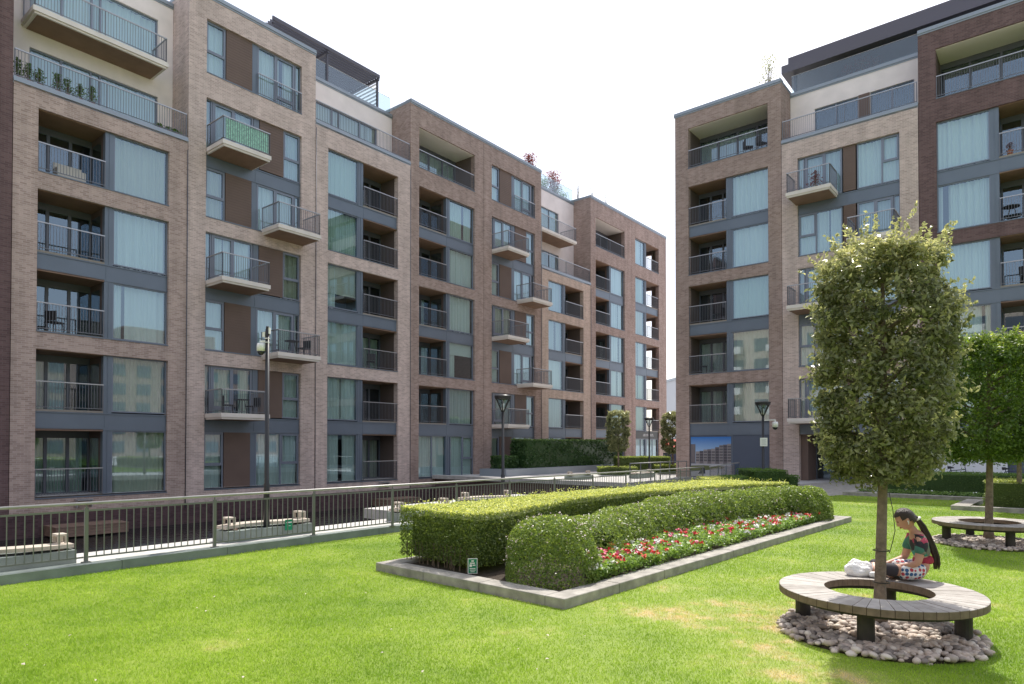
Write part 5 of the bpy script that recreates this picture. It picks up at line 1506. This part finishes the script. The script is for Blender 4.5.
# x forward, y to her left (towards +/-), z up from the seat
J = {
 'pelvis': ((0.0, 0, 0.10), (0.135, 0.10)),
 'spine': ((-0.005, 0, 0.22), (0.115, 0.085)),
 'chest': ((0.025, 0, 0.365), (0.125, 0.09)),
 'uchest': ((0.055, 0, 0.455), (0.11, 0.075)),
 'neck': ((0.085, 0, 0.53), 0.046),
 'skull': ((0.135, 0, 0.59), 0.05),
}
E_ = [('pelvis', 'spine'), ('spine', 'chest'), ('chest', 'uchest'), ('uchest', 'neck'), ('neck', 'skull')]
for s_, n_ in ((1, 'l'), (-1, 'r')):
    J.update({
     'sh' + n_: ((0.06, 0.155 * s_, 0.44), 0.055),
     'el' + n_: ((0.115, 0.215 * s_, 0.20), 0.04),
     'wr' + n_: ((0.335, 0.11 * s_, 0.135), 0.027),
     'pa' + n_: ((0.40, 0.085 * s_, 0.12), (0.022, 0.032)),
     'hip' + n_: ((0.05, 0.10 * s_, 0.085), 0.085),
     'kn' + n_: ((0.44, 0.20 * s_, 0.115), 0.058),
     'ca' + n_: ((0.33, 0.06 * s_, 0.055), 0.047),
     'an' + n_: ((0.26, -0.10 * s_, 0.04), 0.032),
     'to' + n_: ((0.37, -0.17 * s_, 0.03), 0.026),
    })
    E_ += [('uchest', 'sh' + n_), ('sh' + n_, 'el' + n_), ('el' + n_, 'wr' + n_), ('wr' + n_, 'pa' + n_), ('pelvis', 'hip' + n_), ('hip' + n_, 'kn' + n_), ('kn' + n_, 'ca' + n_), ('ca' + n_, 'an' + n_), ('an' + n_, 'to' + n_)]
# second leg lies a little in front of the first and stretches further forward
J['knl'] = ((0.43, 0.17, 0.14), 0.06)
J['anr'] = ((0.42, 0.05, 0.045), 0.033); J['tor'] = ((0.52, 0.02, 0.035), 0.027); J['car'] = ((0.46, -0.05, 0.075), 0.046)
body = skin_mesh('body', J, E_, M['skin'], wm)
# head: shaped ellipsoid with face, bowed forward
def head_mesh():
    bm = bmesh.new(); bmesh.ops.create_uvsphere(bm, u_segments=32, v_segments=24, radius=1.0)
    for v in bm.verts:
        x, y, z = v.co
        X = x * 0.095; Y = y * 0.075; Z = z * 0.115
        if z < 0: Y *= 1 + 0.22 * z; X += 0.012 * -z; X *= 1 + 0.06 * z
        if x > 0.75 and abs(y) < 0.28 and -0.35 < z < 0.12:      # nose
            X += 0.02 * (1 - abs(y) / 0.28) * (1 - abs(z + 0.2) / 0.35)
        if x > 0.7 and 0.05 < z < 0.25 and 0.18 < abs(y) < 0.55: X -= 0.008   # eye sockets
        if x > 0.8 and abs(y) < 0.3 and -0.62 < z < -0.42: X += 0.006        # lips
        if x > 0.6 and z < -0.75: X += 0.008                                 # chin
        v.co = (X, Y, Z)
    me = bpy.data.meshes.new('head'); bm.to_mesh(me); bm.free(); return me
hm = head_mesh(); hm.materials.append(M['skin']); hm.polygons.foreach_set('use_smooth', [True] * len(hm.polygons))
HD = Vector((0.168, 0, 0.652)); HR = (0, R(32), 0)
hd = bpy.data.objects.new('head', hm); C.objects.link(hd); hd.parent = wm; hd.location = HD; hd.rotation_euler = HR
mb = MB()
for s_ in (1, -1):
    mb.lathe([(0.002, -0.006), (0.006, -0.004), (0.008, 0), (0.006, 0.004), (0.002, 0.006)], 10, (0.084, 0.03 * s_, 0.016))
mb.build('eye', M['black'], hd, True)
mb = MB(); mb.box(0.088, 0.097, -0.02, 0.02, -0.062, -0.055); mb.build('mouth', M['sash'], hd)
for s_ in (1, -1):
    mb = MB(); mb.lathe([(0.004, -0.03), (0.014, -0.022), (0.018, 0), (0.019, 0.018), (0.008, 0.03)], 12, (-0.002, 0.072 * s_, -0.005)); mb.build('ear', M['skin'], hd, True)
mb = MB(); mb.lathe([(0.002, -0.022), (0.006, -0.012), (0.008, 0.0), (0.005, 0.008)], 8, (0.008, 0.089, -0.012)); mb.tube([(0.008, 0.089, -0.02), (0.02, 0.09, -0.045)], 0.004, 6)
mb.lathe([(0.002, -0.022), (0.006, -0.012), (0.008, 0.0), (0.005, 0.008)], 8, (0.008, -0.089, -0.012)); mb.tube([(0.008, -0.089, -0.02), (0.02, -0.09, -0.045)], 0.004, 6)
mb.build('earphone', M['white'], hd, True)
# hair cap and ponytail
bm = bmesh.new(); bmesh.ops.create_uvsphere(bm, u_segments=36, v_segments=28, radius=1.0)
dele = [v for v in bm.verts if (v.co.x > 0.50 and v.co.z < 0.52) or (v.co.z < -0.30 and v.co.x > -0.2) or v.co.z < -0.62 or (v.co.x > 0.02 and v.co.z < 0.05)]
bmesh.ops.delete(bm, geom=dele, context='VERTS')
for v in bm.verts: v.co = (v.co.x * 0.106 - 0.004, v.co.y * 0.086, v.co.z * 0.126 + 0.002)
me = bpy.data.meshes.new('hair'); bm.to_mesh(me); bm.free(); me.materials.append(M['hair']); me.polygons.foreach_set('use_smooth', [True] * len(me.polygons))
hr = bpy.data.objects.new('hair', me); C.objects.link(hr); hr.parent = wm; hr.location = HD; hr.rotation_euler = HR
mb = MB()
base = [(0.09, 0.0, 0.67), (0.05, 0.0, 0.655), (0.01, 0.01, 0.59), (-0.04, 0.015, 0.48), (-0.085, 0.015, 0.37), (-0.12, 0.01, 0.26), (-0.13, 0.0, 0.18), (-0.125, 0.0, 0.12)]
mb.tube(base, [0.042, 0.028, 0.033, 0.036, 0.036, 0.032, 0.024, 0.008], 14)
for k in range(10):
    dx, dy = random.uniform(-.024, .024), random.uniform(-.03, .03)
    mb.tube([(p[0] + dx * min(1, i / 2), p[1] + dy * min(1, i / 2), p[2]) for i, p in enumerate(base)], [0.022, 0.016] + [0.012] * 5 + [0.002], 7)
mb.build('ponytail', M['hair'], wm, True)
mb = MB(); mb.lathe([(0.036, -0.01), (0.044, 0), (0.036, 0.01)], 14, (0, 0, 0)); ht = mb.build('hair_tie', M['petal_white'], hr, True); ht.parent = wm; ht.location = (0.052, 0.002, 0.657); ht.rotation_euler = (0, R(35), 0)
# clothes follow the body joints with a little more radius
T = {'waist': ((-0.005, 0, 0.215), (0.128, 0.10)), 'chest': ((0.022, 0, 0.365), (0.15, 0.116)), 'uchest': ((0.045, 0, 0.445), (0.135, 0.10)), 'nape': ((0.06, 0, 0.485), (0.10, 0.07))}
TE = [('waist', 'chest'), ('chest', 'uchest'), ('uchest', 'nape')]
for s_, n_ in ((1, 'l'), (-1, 'r')):
    T['sh' + n_] = ((0.055, 0.16 * s_, 0.44), 0.074); T['sl' + n_] = ((0.085, 0.192 * s_, 0.335), 0.062); T['se' + n_] = ((0.095, 0.2 * s_, 0.295), 0.06)
    TE += [('uchest', 'sh' + n_), ('sh' + n_, 'sl' + n_), ('sl' + n_, 'se' + n_)]
skin_mesh('dress_top', T, TE, M['dress'], wm)
skin_mesh('sash', {'a': ((-0.003, 0, 0.17), (0.140, 0.112)), 'b': ((-0.004, 0, 0.215), (0.131, 0.103)), 'c': ((0.008, 0, 0.27), (0.132, 0.104))}, [('a', 'b'), ('b', 'c')], M['sash'], wm)
S_ = {'p': ((-0.01, 0, 0.125), (0.172, 0.14)), 'w': ((0.0, 0, 0.20), (0.138, 0.11)), 'm': ((0.17, 0, 0.095), (0.15, 0.09)), 'n': ((0.29, 0, 0.085), (0.13, 0.07))}
SE = [('p', 'w'), ('p', 'm'), ('m', 'n')]
for s_, n_ in ((1, 'l'), (-1, 'r')):
    S_['h' + n_] = ((0.04, 0.09 * s_, 0.10), 0.105); S_['m' + n_] = ((0.18, 0.14 * s_, 0.105), 0.10); S_['e' + n_] = ((0.30, 0.165 * s_, 0.105), 0.09)
    SE += [('p', 'h' + n_), ('h' + n_, 'm' + n_), ('m' + n_, 'e' + n_)]
skin_mesh('skirt', S_, SE, M['skirt'], wm)
LG = {}
LE = []
for s_, n_ in ((1, 'l'), (-1, 'r')):
    kx = J['kn' + n_][0]
    LG['a' + n_] = ((0.28, 0.165 * s_, 0.108), 0.086); LG['b' + n_] = ((0.385, (0.165 * s_ + kx[1]) / 2, (0.108 + kx[2]) / 2), 0.076); ca = J['ca' + n_][0]; LG['c' + n_] = ((kx[0] + 0.005, kx[1], kx[2]), 0.068); LG['d' + n_] = (tuple((np.array(kx) + np.array(ca)) / 2), 0.062)
    LE += [('a' + n_, 'b' + n_), ('b' + n_, 'c' + n_), ('c' + n_, 'd' + n_)]
for n_ in ('l', 'r'):
    skin_mesh('leggings', {k: v for k, v in LG.items() if k.endswith(n_)}, [e for e in LE if e[0].endswith(n_)], M['leg_wear'], wm)
for n_ in ('l', 'r'):
    a_ = Vector(J['an' + n_][0]); b_ = Vector(J['to' + n_][0]); c_ = a_ + (b_ - a_) * 1.2
    skin_mesh('shoe', {'a': (tuple(a_ - (b_ - a_) * 0.25 + Vector((0, 0, -0.005))), 0.036), 'b': (tuple((a_ + b_) / 2), 0.038), 'c': (tuple(c_), 0.03)}, [('a', 'b'), ('b', 'c')], M['white'], wm)
# fingers: short skinned chains rooted in the palms, curled round the phone
for s_ in (1, -1):
    for k in range(4):
        y = 0.085 * s_ + (k - 1.5) * 0.015; l = (0.9, 1.05, 1.0, 0.8)[k]
        skin_mesh('finger', {'a': ((0.405, y, 0.12), 0.0095), 'b': ((0.44, y - 0.004 * s_, 0.122), 0.009), 'c': ((0.44 + 0.024 * l, y - 0.02 * s_ * l, 0.115), 0.008), 'd': ((0.445 + 0.026 * l, y - 0.035 * s_ * l, 0.10), 0.007)}, [('a', 'b'), ('b', 'c'), ('c', 'd')], M['skin'], wm, 1)
    skin_mesh('thumb', {'a': ((0.385, 0.07 * s_, 0.13), 0.012), 'b': ((0.405, 0.048 * s_, 0.145), 0.0105), 'c': ((0.43, 0.03 * s_, 0.148), 0.009)}, [('a', 'b'), ('b', 'c')], M['skin'], wm, 1)
ph = MB(); ph.box(0.40, 0.47, -0.035, 0.035, 0.146, 0.154); po = ph.build('phone', M['black']); po.matrix_world = Matrix.Translation(WO) @ Matrix.Rotation(R(166), 4, 'Z')
tag(po, 'dark phone held in the seated woman\'s hands', 'phone')

# plastic bag
bm = bmesh.new(); bmesh.ops.create_icosphere(bm, subdivisions=4, radius=1.0)
rb = np.random.default_rng(9); vv = np.array([v.co[:] for v in bm.verts])
w1 = wob(vv, 5, 91); w2 = wob(vv, 13, 92)
for v, a, b in zip(bm.verts, w1, w2):
    x, y, z = v.co; k = 1 + 0.13 * a + 0.035 * b
    zz = max(z, -0.55); f = 1.0
    if z > 0.35: f = 1 - 0.35 * (z - 0.35) / 0.65
    v.co = (x * 0.155 * k * f, y * 0.11 * k * f, (zz + 0.55) * 0.115 * (1 + 0.1 * b + 0.3 * a))
me = bpy.data.meshes.new('plastic_bag'); bm.to_mesh(me); bm.free(); me.materials.append(M['bag']); me.polygons.foreach_set('use_smooth', [True] * len(me.polygons))
pb = thing('plastic_bag', 'crumpled white plastic bag on the round bench in front of the woman', 'bag', (4.13, 7.86, 0.452), R(-10))
q = bpy.data.objects.new('bag_body', me); C.objects.link(q); q.parent = pb
mb = MB()
for x, l in ((-0.10, 0.05), (0.02, 0.04), (0.10, 0.06)):
    mb.quad((x - 0.04, -0.03, 0.10), (x + 0.04, -0.02, 0.105), (x + 0.03, 0.0, 0.13 + l * 0.5), (x - 0.02, -0.01, 0.12 + l * 0.6))
    mb.quad((x - 0.03, 0.03, 0.10), (x + 0.05, 0.02, 0.10), (x + 0.035, 0.03, 0.13 + l * 0.4), (x - 0.01, 0.035, 0.125 + l * 0.5))
mb.build('handle_loop', M['bag'], pb)

# ------------------------------------------------------------------ bicycles before the white hoarding
def bicycle(pos, rz, label):
    t = thing('bicycle', label, 'bicycle', pos, rz, 'bicycles parked by the white hoarding')
    for x in (-0.52, 0.52):
        mb = MB()
        pts = [(x + 0.33 * math.cos(a), 0, 0.34 + 0.33 * math.sin(a)) for a in [2 * math.pi * k / 28 for k in range(29)]]
        mb.tube(pts, 0.018, 6, cap=False); wh = mb.build('wheel', M['black'], t, True)
        mb = MB()
        for k in range(12):
            a = math.pi * 2 * k / 12; mb.tube([(x, 0, 0.34), (x + 0.32 * math.cos(a), 0, 0.34 + 0.32 * math.sin(a))], 0.003, 4)
        mb.build('spokes', M['rail_top'], wh)
    mb = MB()
    for a, b in (((-0.52, 0, .34), (-0.12, 0, .32)), ((-0.52, 0, .34), (-0.22, 0, .82)), ((-0.12, 0, .32), (-0.24, 0, .88)), ((-0.12, 0, .32), (0.36, 0, .78)), ((-0.2, 0, .78), (0.34, 0, .84)), ((0.33, 0, .95), (0.38, 0, .7)), ((0.38, 0, .7), (0.52, 0, .34))):
        mb.tube([a, b], 0.018, 8)
    mb.build('bicycle_frame', M['navy'], t, True)
    mb = MB(); mb.tube([(-0.36, 0, 0.92), (-0.25, 0, 0.93), (-0.1, 0, 0.91)], [0.075, 0.06, 0.02], 10); mb.build('saddle', M['black'], t, True)
    mb = MB(); mb.tube([(0.33, 0, 0.95), (0.34, 0, 1.05)], 0.014, 8); mb.tube([(0.26, -0.29, 1.06), (0.36, -0.12, 1.06), (0.36, 0.12, 1.06), (0.26, 0.29, 1.06)], 0.014, 8); mb.build('handlebar', M['black'], t, True)
    mb = MB(); mb.tube([(-0.12, -0.08, .32), (-0.12, 0.08, .32)], 0.02, 8); mb.lathe([(0.09, -0.005), (0.09, 0.005)], 18, (0, 0, 0)); 
    mb.build('crank', M['black'], t)
    return t
for s_, o_, a_, lab in ((12.5, 1.2, 0.3, 'dark bicycle left of the white hoarding, seen above the far hedge'), (14.9, 1.2, 0.2, 'dark bicycle in the middle of the white hoarding'), (17.0, 1.3, 0.25, 'dark bicycle at the right end of the white hoarding')):
    bicycle(RW(s_, o_), A2 + a_, lab)

# ------------------------------------------------------------------ things on balconies and roofs
def chair(pos, rz, label, mat='furn'):
    t = thing('balcony_chair', label, 'chair', pos, rz, 'chairs on the balconies')
    mb = MB(); mb.box(-0.24, 0.24, -0.24, 0.24, 0.40, 0.45); mb.build('seat', M[mat], t)
    mb = MB(); mb.box(-0.24, 0.24, 0.2, 0.245, 0.47, 0.86); mb.build('backrest', M[mat], t)
    for x in (-0.21, 0.21):
        for y in (-0.21, 0.21):
            mb = MB(); mb.tube([(x, y, 0), (x * 0.95, y * 0.95, 0.40)], 0.018, 6); mb.build('leg', M[mat], t)
    return t
def table(pos, rz, label, mat='furn'):
    t = thing('balcony_table', label, 'table', pos, rz, 'tables on the balconies')
    mb = MB(); mb.lathe([(0.02, 0.70), (0.36, 0.70), (0.36, 0.73), (0.02, 0.731)], 20); mb.build('tabletop', M[mat], t)
    for k in range(3):
        a = k * 2.09; mb = MB(); mb.tube([(0.26 * math.cos(a), 0.26 * math.sin(a), 0), (0.12 * math.cos(a), 0.12 * math.sin(a), 0.70)], 0.016, 6); mb.build('leg', M[mat], t)
    return t
zb = lambda f: {0: 0.03, 1: 3.42, 2: 6.51, 3: 9.6, 4: 12.73, 5: 15.83}[f]
chair(LW(5.1, 0.7, zb(1)), A1 + 1.2, 'left dark chair on the first floor balcony near the camera pole')
table(LW(5.75, 0.75, zb(1)), A1, 'round dark table on the first floor balcony near the camera pole')
chair(LW(6.35, 0.7, zb(1)), A1 - 1.4, 'right dark chair on the first floor balcony near the camera pole')
chair(LW(9.1, 0.75, zb(2)), A1 - 1.3, 'dark chair on the second floor balcony above the camera pole')
table(LW(8.4, 0.75, zb(2)), A1, 'low dark table on the second floor balcony above the camera pole')
chair(LW(-1.4, -0.8, 6.5), A1 + 2.2, 'dark chair in the second floor loggia of the leftmost bay')
chair(LW(14.6, -0.7, 6.5), A1 + 2.6, 'dark chair in the second floor loggia beside the tan brick pier')
chair(RW(1.5, -0.7, 6.5), A2 + 2.0, 'dark chair in the second floor loggia of the right block')
chair(RW(2.6, -0.8, 9.62), A2 - 2.0, 'dark chair in the third floor loggia of the right block')
chair(RW(17.6, -0.7, 9.62), A2 + 2.6, 'dark chair in the third floor loggia at the right edge')
table(RW(17.0, -0.8, 12.75), A2, 'dark table in the fourth floor loggia at the right edge')
chair(RW(4.4, -0.7, 19.5), A2 + 2.2, 'dark chair in the top loggia of the right block, left of its pair')
chair(RW(5.2, -0.7, 19.5), A2 + 2.6, 'dark chair in the top loggia of the right block, right of its pair')
sf = thing('balcony_sofa', 'pale storage bench in the fourth floor loggia of the leftmost bay', 'bench', LW(-1.0, -0.55, 12.7), A1)
mb = MB(); mb.box(-0.5, 0.5, -0.25, 0.25, 0, 0.42); mb.build('seat', M['furn_pale'], sf); mb = MB(); mb.box(-0.5, 0.5, 0.252, 0.33, 0, 0.7); mb.build('backrest', M['furn_pale'], sf)

def pot_plant(pos, h, rad, label, mat='leaf_box', seed=1, n=240, pot='terracotta', leaf=0.09, group='potted plants'):
    t = thing('potted_plant', label, 'plant', pos, 0, group)
    mb = MB(); mb.lathe([(0.09, 0), (0.13, 0.22), (0.14, 0.22), (0.14, 0.25), (0.10, 0.25)], 14); mb.build('pot', M[pot], t)
    r = np.random.default_rng(seed)
    P = r.normal(size=(n, 3)) * np.array([rad * .5, rad * .5, 0.0]); P[:, 2] = 0.25 + h * (r.beta(1.6, 1.4, n) if rad < 0.5 else 1 - 0.75 * r.beta(1.2, 1.5, n)); P[:, :2] *= (1.15 - 0.8 * (P[:, 2:] - 0.25) / h) if rad < 0.5 else 0.62
    leaf_object('foliage', [(P, unit(r.normal(size=P.shape)), leaf * r.uniform(.6, 1.3, n), .5, M[mat], 0.2 + .6 * r.random(n))], t)
    mb = MB(); mb.tube([(0, 0, 0.2), (0.01, 0, 0.25 + h * 0.7)], 0.012, 5)
    for k in range(0, n, max(1, n // 14)): mb.tube([(0, 0, 0.25), tuple(P[k] * np.array([0.4, 0.4, 0.75])), tuple(P[k])], [0.014, 0.01, 0.005], 5)
    mb.build('stem', M['bark'], t)
for i, s_ in enumerate((-2.85, -2.5, -2.15, -1.55, -1.2, -0.75, -0.3)):
    pot_plant(LW(s_, -0.28, 15.82), 0.75 - 0.05 * (i % 3), 0.24, 'leafy green pot plant in the row behind the terrace rail at top left', seed=100 + i, group='row of potted plants behind the top left terrace rail')
for i, s_ in enumerate((2.35, 2.75, 3.05)):
    pot_plant(LW(s_, -0.28, 15.82), 0.2, 0.22, 'small low pot plant at the right end of the top left terrace', seed=120 + i, group='small pot plants at the right end of the top left terrace')
pot_plant(RW(8.55, 0.7, zb(5)), 0.9, 0.42, 'dark red leaved potted shrub on the fifth floor balcony of the right block', 'leaf_red', 131, 420, 'white')
pot_plant(RW(17.0, -0.4, 15.8), 0.4, 0.25, 'red flowering pot plant in the fifth floor loggia at the right edge', 'leaf_red', 132, 160, 'terracotta', 0.06)
pot_plant(LW(30.5, -1.0, 22.9), 1.7, 0.8, 'red leaved roof shrub at the corner of the red brown bay', 'leaf_red', 133, 900, 'white', 0.12)
pot_plant(LW(35.7, -2.4, 22.7), 2.6, 1.1, 'red leaved roof shrub behind the glass parapet', 'leaf_red', 134, 1300, 'white', 0.12)
for i, (s_, h_) in enumerate(((33.4, 1.2), (34.5, 1.7), (36.3, 1.5), (37.3, 1.2))):
    pot_plant(LW(s_, -2.5, 22.7), h_, 0.9, 'green roof shrub behind the glass parapet beside the red leaved one', 'leaf_box', 140 + i, 500, 'white', 0.11, 'green roof shrubs behind the glass parapet')
for i, (s_, h_) in enumerate(((38.4, 2.6), (40.7, 2.9), (43.2, 3.0))):
    pot_plant(LW(s_, -1.6, 22.7), h_, 0.3, 'thin bare roof plant above the far bay of the left block', 'leaf_oak', 150 + i, 90, 'white', 0.10, 'thin roof plants above the far bay')
pot_plant(RW(5.35, -1.6, 22.7), 2.6, 0.85, 'airy shrub on the roof corner of the right block beside the dark penthouse roof', 'leaf_oak', 160, 330, 'terracotta', 0.13)
for i, (x_, h_) in enumerate(((9.5, 1.0), (10.2, 1.2), (10.8, 1.0))):
    pot_plant(RW(x_, -2.6, 22.62), h_, 0.7, 'russet leaved roof plant behind the glass of the right block penthouse', 'leaf_red', 170 + i, 260, 'white', 0.09, 'russet roof plants behind the penthouse glass')

# ------------------------------------------------------------------ grass blades
def blades(seed):
    r = np.random.default_rng(seed)
    out = []
    y = 2.0
    while y < 27.0:
        y1 = y + 0.5
        dens = 5600 * (5.5 / max(5.5, y)) ** 1.9
        xw = 0.84 * y1 + 5.0
        n = int(2 * xw * 0.5 * dens)
        out.append((np.c_[r.uniform(-xw, xw, n), r.uniform(y, y1, n)], (max(5.5, y) / 5.5) ** 0.75))
        y = y1
    V = []; VAR = []
    lp = np.array(lawn_poly)
    for q, ws in out:
        ins = np.zeros(len(q), bool)
        for a, b in zip(lp, np.roll(lp, -1, 0)):
            c_ = ((a[1] > q[:, 1]) != (b[1] > q[:, 1]))
            with np.errstate(divide='ignore', invalid='ignore'):
                xx = (b[0] - a[0]) * (q[:, 1] - a[1]) / (b[1] - a[1]) + a[0]
            ins ^= c_ & (q[:, 0] < xx)
        rel = q - np.array([PO.x, PO.y]); ea = rel @ np.array([E1.x, E1.y]); eb = rel @ np.array([E2.x, E2.y])
        ins &= ~((ea > -0.01) & (ea < PLN + 0.01) & (eb > -0.01) & (eb < PWD))
        for c_ in (BCP, BC2): ins &= np.hypot(q[:, 0] - c_.x, q[:, 1] - c_.y) > 1.0
        rel = q - np.array(o_near); ua = rel @ np.array([U1.x, U1.y]); ub = rel @ np.array([U2.x, U2.y]); ins &= ~((ua > -0.02) & (ub > -0.02))
        q = q[ins]; n = len(q)
        h = r.uniform(0.012, 0.032, n) * (1 + 0.35 * wob(np.c_[q, np.zeros(n)], 3, 4)); wd = 0.0034 * ws * r.uniform(0.7, 1.4, n)
        a = r.uniform(0, 6.283, n); ln = r.normal(size=(n, 2)) * 0.45 * h[:, None]
        b0 = np.c_[q[:, 0] - np.cos(a) * wd, q[:, 1] - np.sin(a) * wd, np.full(n, 0.003)]
        b1 = np.c_[q[:, 0] + np.cos(a) * wd, q[:, 1] + np.sin(a) * wd, np.full(n, 0.003)]
        t = np.c_[q + ln, 0.004 + h]
        V.append(np.stack([b0, b1, t], 1).reshape(-1, 3)); VAR.append(r.random(n))
    V = np.concatenate(V); VAR = np.concatenate(VAR); nf = len(VAR)
    me = bpy.data.meshes.new('grass'); me.vertices.add(len(V)); me.vertices.foreach_set('co', V.ravel().astype(np.float32))
    me.loops.add(nf * 3); me.loops.foreach_set('vertex_index', np.arange(nf * 3, dtype=np.int32))
    me.polygons.add(nf); me.polygons.foreach_set('loop_start', (np.arange(nf) * 3).astype(np.int32))
    me.materials.append(M['blades']); me.update(calc_edges=True)
    at = me.attributes.new('var', 'FLOAT', 'FACE'); at.data.foreach_set('value', VAR.astype(np.float32))
    o = bpy.data.objects.new('grass', me); C.objects.link(o)
    tag(o, 'short mown grass of the courtyard lawn', 'grass', kind='stuff')
blades(99)
q = np.c_[rng.uniform(-5, 5, 60), rng.uniform(5.2, 9.5, 60)]
q = q[((q - np.array([PO.x, PO.y])) @ np.array([E1.x, E1.y]) < -0.3) & (np.hypot(q[:, 0] - BC.x, q[:, 1] - BC.y) > 1.3)]
n = len(q); P = np.c_[q, np.full(n, 0.03)]
tag(leaf_object('leaf_litter', [(P, unit(rng.normal(size=(n, 3)) * 0.3 + np.array([0, 0, 1.0])), rng.uniform(0.02, 0.05, n), 0.6, M['timber'], rng.random(n))]), 'few dry leaves and specks scattered on the near lawn', 'leaf litter', kind='stuff')
